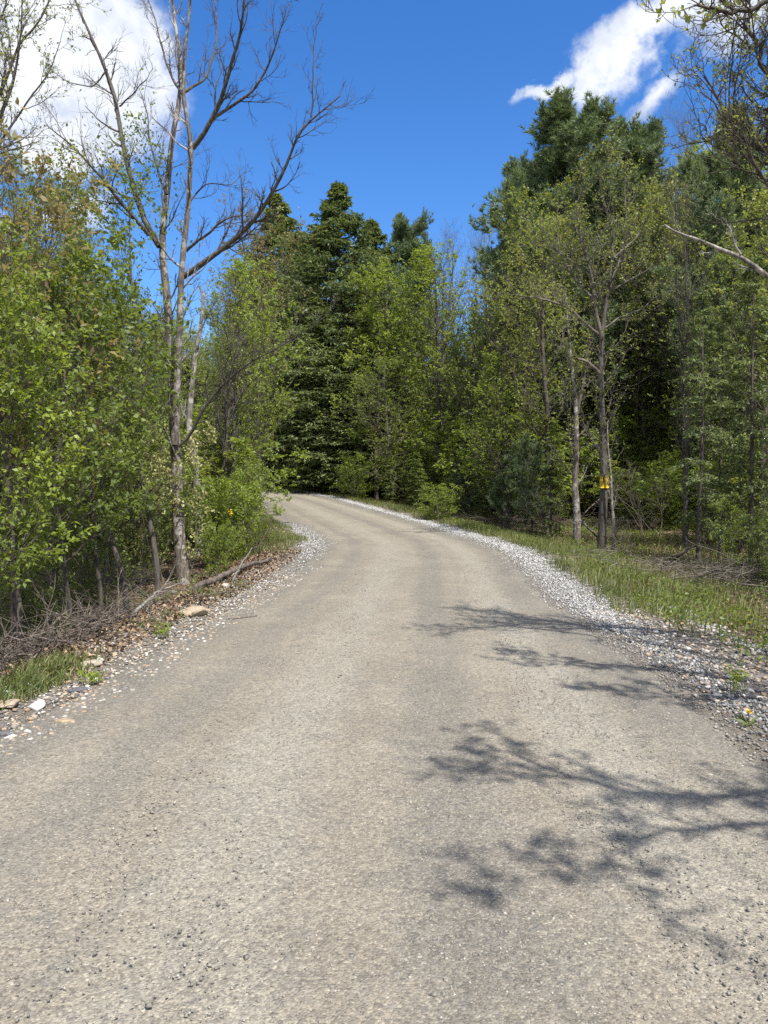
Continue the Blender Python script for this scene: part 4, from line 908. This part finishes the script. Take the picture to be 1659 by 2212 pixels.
# the posted tree
YM = 20.2
TRK = [(1299, 1196), (1300, 1150), (1305, 1064), (1303, 963), (1300, 861), (1297, 793), (1300, 719), (1307, 680), (1304, 690)]
e2, _ = traced('posted_tree', 'slim grey tree with a yellow sign on its trunk and twiggy spreading crown', 'tree', 1299, YM,
    [([(1299, 1196), (1301, 1150), (1305, 1064), (1303, 963), (1300, 861), (1297, 793), (1299, 737), (1303, 692), (1314, 625), (1324, 550), (1320, 480), (1300, 430), (1294, 370)], YM, 0, .125, .016, 34, 7, 5, 1.5)],
    [([(1300, 735), (1284, 660), (1279, 590), (1254, 525), (1244, 450), (1262, 390)], YM, -.5, .06, .01, 22, 7, 5, 1.1),
     ([(1312, 640), (1335, 570), (1354, 500), (1350, 430), (1349, 360)], YM, .5, .045, .009, 20, 7, 5, 1.0),
     ([(1300, 726), (1277, 708), (1259, 695), (1229, 663), (1179, 646), (1130, 640), (1079, 634)], YM, -.8, .045, .007, 20, 6, 5, 1.0),
     ([(1302, 712), (1341, 685), (1385, 668), (1420, 640)], YM, .6, .03, .007, 14, 6, 4, .9),
     ([(1296, 806), (1283, 795), (1266, 780), (1246, 774)], YM, -.2, .06, .03, 4, 3, 0, .3),
     ([(1280, 600), (1230, 560), (1190, 530), (1150, 520)], YM, -.6, .03, .006, 16, 6, 5, .9),
     ([(1322, 560), (1370, 520), (1400, 470), (1410, 420)], YM, .4, .03, .006, 16, 6, 5, .9),
     ([(1284, 650), (1240, 600), (1210, 550), (1200, 470)], YM, .7, .03, .006, 16, 6, 5, .9),
     ([(1316, 630), (1370, 600), (1420, 570), (1450, 530)], YM, -.5, .03, .006, 14, 6, 5, .9)],
    341, M['bark'], M['twig'], leaf=(M['leaf_olive'], 1, .07))
traced('forked_tree', 'pale blotched trunk forking above head height beside the posted tree', 'tree', 1246, 22.8,
    [([(1247, 1130), (1246, 1100), (1241, 1047), (1246, 963), (1244, 878), (1238, 814), (1230, 740), (1222, 640)], 22.8, 0, .115, .02, 18, 6, 4, 1.1)],
    [([(1246, 895), (1256, 850), (1262, 810), (1268, 760), (1290, 700)], 22.8, .3, .06, .012, 12, 6, 4, .9),
     ([(1244, 1020), (1237, 960), (1232, 900), (1231, 840)], 22.9, .2, .035, .01, 8, 5, 3, .6)], 351, M['bark_flaky'], M['bark'], leaf=(M['leaf_olive'], 1, .07))
traced('slender_tree', 'thin grey dead stem clinging close beside the posted trunk', 'tree', 1322, 19.9,
    [([(1323, 1195), (1327, 1150), (1322, 1090), (1320, 1030), (1313, 960), (1312, 910)], 19.9, 0, .05, .012, 12, 4, 3, .5)], [], 352, M['bark_pale'])
traced('slender_tree', 'tall thin trunk rising in the leaves just past the sunny gap', 'tree', 1478, 21.0,
    [([(1482, 1130), (1478, 1000), (1476, 870), (1473, 760), (1467, 690), (1462, 620), (1462, 480), (1458, 380)], 21.0, 0, .06, .012, 30, 6, 4, 1.0)], [], 353, M['bark'], leaf=(M['leaf_olive'], 1, .07))
# dead pale branch reaching in from the right
e3, _ = traced('dead_tree', 'dead tree past the frame edge whose pale crooked branch reaches in', 'tree', 1880, 11.2,
    [([(1880, 1400), (1870, 1100), (1850, 850), (1835, 700), (1830, 560)], 11.2, 0, .11, .05, 0, 0, 0, 1)],
    [([(1842, 760), (1760, 680), (1700, 630), (1659, 598), (1618, 562), (1592, 545), (1550, 536), (1514, 521), (1470, 510), (1455, 500), (1434, 485)], 11.2, -.2, .06, .013, 7, 3, 0, .5),
     ([(1600, 550), (1585, 520), (1575, 490), (1560, 470)], 11.05, .2, .016, .005, 5, 4, 3, .4)], 361, M['bark_pale'])

# the roadside tree on the right: its fine branches hang into the top corner and shade the road
def roadside(name, label, base, H, limbs, seed, lf, n2=18, n3=6, n4=4, l2=.9):
    rg = np.random.default_rng(seed); o = np.array([base[0], base[1], g1(*base)]); e = empty(name, o, label, 'tree')
    T = np.array([[0, 0, -.2], [.02, .03, H * .25], [.1, 0, H * .5], [.05, -.1, H * .75], [0, 0, H]]) + o
    t = np.linspace(0, 4, 22); T = np.stack([np.interp(t, range(5), T[:, k]) for k in range(3)], 1)
    mb = MB(); limb_mesh(rg, T, .13, .02, mb, 10, 5, 3, 1.2, t0=.55, sides=12); shift(mb, o); mb.build('trunk', M['bark'], e)
    mc = MB()
    for li, (pts, r0) in enumerate(limbs):
        Q = np.array(pts, float); tt = np.linspace(0, len(Q) - 1, 18); Q = np.stack([np.interp(tt, range(len(Q)), Q[:, k]) for k in range(3)], 1)
        Q[1:-1] = (Q[:-2] + 2 * Q[1:-1] + Q[2:]) / 4; Q[2:-1] += rg.normal(0, .02, Q[2:-1].shape)
        mb = MB(); lv = limb_mesh(rg, Q, r0, .007, mb, n2, n3, n4, l2, up=.12); shift(mb, o); mb.build('limb', M['bark_dark'], e)
        for B, k in zip(lv[-2:], lf[1:3] if li not in lf[4:] else (0, 1)): Pq, Dq = sample(rg, B[0], k, .5); leaves(mc, rg, Pq, Dq, lf[3], lf[3] * .55, spread=.6, sag=.2)
    shift(mc, o); mc.build('crown', lf[0], e); return e
A = lambda px, py, Y: tuple(at(px, py, Y))
roadside('roadside_tree', 'roadside tree whose fine budding branches fill the top corner near the white pine', (6.2, 5.4), 9.5,
    [([(6.2, 5.4, 3.0), A(1820, 440, 6.2), A(1690, 350, 6.2), A(1600, 300, 6.1), A(1555, 235, 6.1), A(1520, 165, 6.1)], .04),
     ([(6.2, 5.4, 3.6), A(1800, 330, 6.1), A(1700, 230, 6.2), A(1640, 130, 6.3), A(1610, 40, 6.3), A(1600, -40, 6.3)], .04),
     ([(6.2, 5.4, 4.0), A(1850, 250, 6.0), A(1760, 120, 6.0), A(1700, 20, 6.1), A(1670, -90, 6.2)], .04),
     ([(6.2, 5.4, 2.6), A(1780, 520, 6.2), A(1700, 440, 6.1), A(1640, 370, 6.0), A(1600, 330, 6.0)], .03),
     ([(6.2, 5.4, 3.4), (5.2, 4.6, 4.7), (4.5, 4.9, 5.0), (3.9, 5.4, 5.1)], .04)],
    401, (M['leaf_olive'], 1, 1, .036), n2=24, n3=6, n4=4, l2=.75)
roadside('overhanging_tree', 'tree past the frame edge whose bare limb crosses the top corner and shades the road', (5.3, 3.0), 9.0,
    [([(5.3, 3.0, 4.0), (4.9, 4.2, 5.0), A(1720, -30, 5.6), A(1659, 6, 5.5), A(1590, 22, 5.4), A(1540, 24, 5.4), A(1500, 12, 5.3)], .03),
     ([(5.3, 3.0, 3.8), (4.5, 3.35, 4.8), (3.8, 3.75, 5.0), (3.2, 3.8, 5.1), (2.85, 4.0, 5.2)], .045),
     ([(5.3, 3.0, 3.8), (4.4, 1.9, 5.0), (3.75, .85, 5.4), (3.15, .8, 5.5), (2.7, .95, 5.5), (2.5, 1.35, 5.6), (2.25, 1.25, 5.6)], .055),
     ([(5.3, 3.0, 3.6), (4.3, 1.7, 4.6), (3.5, .75, 4.9), (2.95, .75, 5.0), (2.55, .4, 5.1), (2.4, .1, 5.1)], .045),
     ([(5.3, 3.0, 4.2), (4.6, 2.6, 5.3), (4.0, 2.5, 5.6), (3.4, 2.6, 5.8)], .045)],
    402, (M['leaf_olive'], 3, 4, .052, 0), n2=19, n3=6, n4=3, l2=.62)

# ------------------------------------------------------------------ the yellow sign, wrapped round the posted trunk
yel = tint_mat('yellow_plastic', [(0, (.62, .42, .015)), (1, (.72, .50, .02))], .5, 8, .4)
blk, n = new_mat('black_print'); p = n.n('ShaderNodeBsdfPrincipled'); p.inputs['Base Color'].default_value = (.02, .02, .02, 1); p.inputs['Roughness'].default_value = .6; out(n, p.outputs[0])
Ct = path([(1305, 1064), (1303.6, 1020)], YM, 0, 2).mean(0); Ct = at(1304.3, 1041, YM); rs = .128; SW, SH = .25, .32
def wrap(u, v, rr): return np.stack([Ct[0] + rr * np.sin(u / rs - .12), Ct[1] - rr * np.cos(u / rs - .12), Ct[2] + v], -1)
us_, vs_ = np.linspace(-SW / 2, SW / 2, 25), np.linspace(-SH / 2, SH / 2, 9); UU, VV = np.meshgrid(us_, vs_)
i = np.arange(UU.size).reshape(UU.shape)
F = np.stack([i[:-1, :-1], i[:-1, 1:], i[1:, 1:], i[1:, :-1]], -1).reshape(-1, 4)
V1 = wrap(UU, VV, rs + .012).reshape(-1, 3); V0 = wrap(UU, VV, rs + .009).reshape(-1, 3)
sg = empty('posted_sign', Ct, 'yellow no trespassing sign with black print wrapped round a grey trunk', 'sign')
mb = MB(); mb.add(V1, F); mb.add(V0, F[:, ::-1])
rim = np.concatenate([i[0, :], i[1:, -1], i[-1, -2::-1], i[-2:0:-1, 0]]); nx_ = np.roll(rim, -1); nV = len(V1)
mb.f.append(np.stack([rim, nx_, nx_ + nV, rim + nV], 1)); shift(mb, Ct); mb.build('panel', yel, sg, False)
def text_mesh(txt, h, cy, name):
    cu = bpy.data.curves.new('t', 'FONT'); cu.body = txt; cu.align_x = 'CENTER'; cu.size = 1.0; cu.offset = .02
    ob = bpy.data.objects.new('t', cu); COL.objects.link(ob); dg = bpy.context.evaluated_depsgraph_get(); me = ob.evaluated_get(dg).to_mesh()
    V_ = np.array([v_.co[:] for v_ in me.vertices]); Fs = [tuple(q.vertices) for q in me.polygons]; ob.evaluated_get(dg).to_mesh_clear()
    bpy.data.objects.remove(ob); V_ = V_[:, :2]; w = V_[:, 0].max() - V_[:, 0].min()
    V_ = V_ * [min(h * 1.45, (SW * .92) / w), h * 1.45]
    m2 = bpy.data.meshes.new(name); m2.from_pydata([tuple(q) for q in (wrap(V_[:, 0], V_[:, 1] + cy, rs + .0145) - Ct)], [], Fs); m2.materials.append(blk)
    return link(name, m2, sg)
text_mesh('POSTED', .055, .075, 'lettering')
mb = MB()
for k, vv in enumerate(np.linspace(.02, -.085, 6)):
    for s0, s1 in [(-.12, -.04), (-.03, .02), (.03, .115)]:
        u_ = np.linspace(s0 + .006 * (k % 3), s1, 8); a_ = wrap(u_, np.full(8, vv), rs + .0145); b_ = wrap(u_, np.full(8, vv + .0085), rs + .0145)
        j = np.arange(7)[:, None]; mb.add(np.vstack([a_, b_]), np.hstack([j, j + 1, j + 9, j + 8]))
shift(mb, Ct); mb.build('print', blk, sg, False)

# ------------------------------------------------------------------ logs, brush, rocks, dandelions
def gpt(px, py, lift=0.0):
    """point where the ray through a frame position meets the ground"""
    d = ray(px, py); ts = np.linspace(2, 70, 1400); zz = EYE + d[2] * ts; gg = G(d[0] * ts, d[1] * ts); k = int(np.argmax(zz < gg)); t_ = ts[k]
    return np.array([d[0] * t_, d[1] * t_, gg[k] + lift])
def stick(name, label, cat, pts, r0, r1, mat, seed, twigs=0, l2=.4, group=None):
    rg = np.random.default_rng(seed); P = np.array(pts, float); t = np.linspace(0, len(P) - 1, 16); P = np.stack([np.interp(t, range(len(P)), P[:, k]) for k in range(3)], 1); P[1:-1] += rg.normal(0, r0 * .25, P[1:-1].shape)
    o = P[0].copy(); mb = MB(); limb_mesh(rg, P, r0, r1, mb, twigs, 3, 0, l2, up=.05, rough=.25, sides=10); tubes_end(mb, P[0], P[1] - P[0], r0)
    shift(mb, o); ob = mb.build(name, mat); ob.location = o; return tag(ob, label, cat, group)
def tubes_end(mb, c, d, r):
    d = d / np.linalg.norm(d); a = np.cross(d, [0, 0, 1.]); a /= np.linalg.norm(a); b_ = np.cross(d, a); an = np.linspace(0, 2 * np.pi, 11)[:-1]
    V_ = np.vstack([c[None] - d * r * .15, c + r * (np.cos(an)[:, None] * a + np.sin(an)[:, None] * b_)]); k = np.arange(10)
    mb.add(V_, np.stack([np.zeros(10, int), 1 + k, 1 + (k + 1) % 10], 1), np.full(11, .9))
g = gpt
stick('fallen_log', 'fallen grey log lying along the left bank behind the leaf litter', 'log', [g(418, 1283, .07), g(450, 1272, .10), g(492, 1254, .10), g(520, 1243, .12), g(548, 1231, .10), g(584, 1218, .10)], .045, .03, M['deadwood'], 501)
stick('fallen_branch', 'pale stick propped across the fallen grey log', 'branch', [g(502, 1262, .04), g(520, 1245, .18), g(545, 1226, .35)], .018, .01, M['bark_pale'], 502)
stick('fallen_branch', 'long thin stick below the fallen log, running along the leaf litter', 'branch', [g(418, 1300, .04), g(450, 1292, .05), g(500, 1286, .05)], .018, .009, M['deadwood'], 503, 5, .3)
stick('fallen_branch', 'stick ending over the brush, pale and forked', 'branch', [g(290, 1345, .1), g(340, 1315, .2), g(400, 1298, .25)], .02, .008, M['bark_pale'], 504, 7, .4)
stick('fallen_branch', 'thin dark stick lying on the stony left edge of the road', 'branch', [g(490, 1342, .015), g(525, 1338, .02), g(556, 1334, .015)], .008, .004, M['deadwood'], 505, 3, .1)
stick('fallen_branch', 'pale dead branch leaning against the foot of the posted tree', 'branch', [g(1292, 1165, .05), at(1270, 1140, 20.8), at(1250, 1120, 21.2)], .035, .02, M['bark_pale'], 506, 5, .5)
stick('fallen_branch', 'dark branch propped across the first shaded hemlock stem', 'branch', [g(1440, 1225, .05), at(1475, 1195, 15.8), at(1512, 1172, 15.9)], .03, .015, M['bark_dark'], 507, 6, .5)
stick('fallen_branch', 'thin leaning sapling pole over the log end near the bend', 'branch', [g(556, 1225, 0), at(560, 1180, 13.4), at(585, 1130, 13.8)], .012, .005, M['bark_dark'], 508, 8, .5)
def brush(label, px, py, n_, rx, ry, h, seed, mat, Lm=1.0, a0=1.5, dx=0.0):
    rg = np.random.default_rng(seed); c = g(px, py) + np.array([dx, 0, 0]); n_ = int(n_); st = c + rg.normal(0, 1, (n_, 3)) * [rx, ry, 0]; st[:, 2] = G(st[:, 0], st[:, 1]) + rg.uniform(0, h, n_)
    dd = road_dist(st[:, 0], st[:, 1]); st = st[(~dd[2]) & (dd[3] > .75)]; n_ = len(st); a = rg.normal(a0, .5, n_); d = np.stack([np.cos(a), np.sin(a), rg.normal(.02, .18, n_)], 1) * np.where(rg.random(n_) < .5, 1, -1)[:, None]
    B = grow(rg, st, d, Lm * rg.uniform(.3, 1.2, n_), rg.uniform(.003, .011, n_), 7, .14, -.01, .4); gz_ = G(B[0][..., 0].ravel(), B[0][..., 1].ravel()).reshape(B[0].shape[:2]) + .012
    B[0][..., 2] = np.maximum(B[0][..., 2], gz_); mb = MB(); tubes(mb, *B, 4, .5)
    s2, d2, t2, p2, r2 = kids(rg, *B, 4, .2, 1, .7, .25, rr=.6); tubes(mb, *grow(rg, s2, d2, rg.uniform(.1, .4, len(t2)), np.maximum(r2, .002), 4, .15, 0, .5), 3, .5)
    shift(mb, c); ob = mb.build('brush_pile', mat); ob.location = c
    if n_ < 160 and 'scattered' in label: ob.name = 'fallen_twigs'; tag(ob, label, kind='stuff')
    else: tag(ob, label, 'brush pile')
brush('tangled brown brush pile heaped on the left bank behind the stones', 235, 1400, 430, .34, .9, .24, 511, M['deadwood'], .75, 1.55, -.35)
brush('grey brush in the ditch at the lower left corner of the wood', 25, 1440, 160, .45, .4, .25, 512, M['deadwood'], .8)
brush('low brush pile of dead stems between the young pines and the forked tree', 1150, 1140, 380, 1.3, .7, .4, 513, M['deadwood'], 1.0, .4)
brush('dead brush heap under the shaded hemlock saplings', 1600, 1262, 420, 1.1, .7, .35, 514, M['twig'], 1.1, .5)
brush('scattered dead twigs along the left leaf litter', 330, 1350, 159, .4, 1.1, .10, 515, M['twig'], .55, 1.45, -.3)
def rock(label, px, py, size, tn, seed, flat=.55, group=None, lift=None):
    rg = np.random.default_rng(seed); c = g(px, py)
    ph = nrm(rg.normal(0, 1, (1, 3))); mb = MB()
    import bmesh
    bm = bmesh.new(); bmesh.ops.create_icosphere(bm, subdivisions=3, radius=.5)
    V_ = np.array([v_.co[:] for v_ in bm.verts]); F = np.array([[v_.index for v_ in f_.verts] for f_ in bm.faces]); bm.free()
    pl = nrm(rg.normal(0, 1, (14, 3)))
    for q in pl:                                   # flat chipped facets
        dd = V_ @ q; cut = rg.uniform(.24, .38); V_ = V_ - np.maximum(dd - cut, 0)[:, None] * q
    V_ = V_ + .007 * rg.normal(0, 1, V_.shape); V_ = V_ * [size, size * rg.uniform(.6, .85), size * flat]
    a = rg.uniform(0, 6.28); V_ = V_ @ np.array([[math.cos(a), math.sin(a), 0], [-math.sin(a), math.cos(a), 0], [0, 0, 1]])
    mb.add(V_, F, np.full(len(V_), tn)); ob = mb.build('rock', M['bank_stone'], None, False); ob.location = c + np.array([0, 0, size * flat * .18 if lift is None else lift])
    tag(ob, label, 'rock', group)
rock('large flat tan and rust boulder half buried in the left bank', 414, 1330, .48, .52, 601, .45)
rock('smaller tan rock beside the large rust boulder', 440, 1322, .20, .5, 602)
rock('pale chipped rock propped below the fallen log', 487, 1272, .22, .78, 603, .6)
rock('flat pale slab rock at the end of the brush pile', 195, 1443, .26, .74, 604, .35)
rock('bright white rock on top of the slab near the brush', 214, 1430, .12, 1.0, 605, .6)
rock('white rounded rock beside the grass tufts, largest white one', 83, 1532, .16, 1.0, 606, .6)
rock('white rock among rubble past the dark stone', 204, 1476, .10, .98, 607, .6)
rock('dark grey flat stone at the grass tuft end', 170, 1495, .17, .02, 608, .4)
rock('orange tan flat stone at the edge of the road rubble', 138, 1562, .17, .56, 609, .3)
rock('dark slate stone in the near corner of the left bank', 12, 1592, .15, .04, 610, .5)
rock('small white stone leaning on the dark slate stone', 24, 1598, .09, 1.0, 611, .5)
rock('white stone near the road rubble corner', 60, 1585, .07, 1.0, 612, .6)
rock('flat tan stone at the frame edge behind the grass tufts', 14, 1530, .24, .7, 613, .35)
rock('white stone beside the pale leafed verge plants', 905, 1120, .16, .97, 614, .5)
rock('white block stone on the right shoulder among weeds', 1428, 1392, .08, 1.0, 615, .7)
rock('small white stone touching the white block stone', 1440, 1388, .045, 1.0, 616, .7)
rock('light pebble lying alone in the middle of the gravel', 686, 2142 - 170, .022, .8, 617, .6)
rock('smooth grey pebble by the lower edge of the gravel', 965, 1850, .024, .72, 618, .6)
pet = leaf_mat('dandelion_petals', (.55, .36, .01), (.72, .50, .015), (.85, .62, .03), .2, .03, 0)
def dandelion(label, px, py, hgt, seed):
    rg = np.random.default_rng(seed); c = g(px, py + 26); c = g(px, py + int(hgt * FPX / c[1])); e = empty('dandelion', c, label, 'flower', None, rg.uniform(0, 6))
    P = np.array([[0, 0, -.01], [.004, 0, hgt * .5], [0, .003, hgt]]); mb = MB(); tubes(mb, P[None], np.full((1, 3), .003), 6); mb.build('stalk', M['blade'], e)
    mb = MB(); k = 90; a = rg.uniform(0, 6.28, k); el = rg.uniform(0, 1.2, k); D = np.stack([np.cos(a) * np.cos(el), np.sin(a) * np.cos(el), np.sin(el)], 1)
    leaves(mb, rg, np.tile([0, 0, hgt], (k, 1)) + D * .003, D, .021, .006, up=1, spread=.05, sag=0); mb.build('flower_head', pet, e)
    mb = MB(); k = 11; a = rg.uniform(0, 6.28, k); D = np.stack([np.cos(a), np.sin(a), np.full(k, .35)], 1); leaves(mb, rg, np.zeros((k, 3)) + [0, 0, .01], nrm(D), .11, .026, up=1, spread=.1, sag=0); mb.build('leaves', M['blade'], e)
dandelion('yellow dandelion in the grass, farther of the two', 1618, 1346, .10, 701)
dandelion('yellow dandelion on the gravel shoulder, nearer of the two', 1617, 1541, .09, 702)
rg = np.random.default_rng(703); yb = at(498, 1108, 15.0); mb = MB(); P = rg.normal(0, .035, (24, 3)); leaves(mb, rg, P, nrm(rg.normal(0, 1, P.shape)), .035, .025, up=.6)
o = mb.build('yellow_blossom', pet); o.location = yb; tag(o, 'cluster of yellow blossom on the bright shrub at the bend', 'blossom')
for lab, px, py, h_, sd in [('young weed with whorled leafy tops on the gravel shoulder', 1590, 1500, .26, 711), ('leafy weed on the stony left edge below the litter', 352, 1382, .16, 712), ('small weed in the road edge stones', 205, 1482, .12, 713)]:
    rg = np.random.default_rng(sd); c = g(px, py); e = empty('weed_plant', c, lab, 'weed'); k = 8
    st = rg.normal(0, .03, (k, 3)) * [1, 1, 0]; B = grow(rg, st, nrm(rg.normal(0, .22, (k, 3)) + [0, 0, 1.]), np.full(k, h_) * rg.uniform(.6, 1.1, k), np.full(k, .0028), 5, .06, .05, .5)
    mb = MB(); tubes(mb, *B, 4, .5); mb.build('stems', M['blade'], e); mb = MB(); P, D = sample(rg, B[0], 14, .35); leaves(mb, rg, P, nrm(D * .3 + rg.normal(0, 1, D.shape) * [1, 1, .3]), .05, .014, up=.8, spread=.2); mb.build('leaves', M['leaf_fresh'], e)

tot_ = sum(len(o.data.polygons) for o in S.objects if o.type == 'MESH'); uniq = sum(len(m_.polygons) for m_ in bpy.data.meshes)
print('POLYS instanced', tot_, 'unique', uniq, 'objects', len(S.objects))
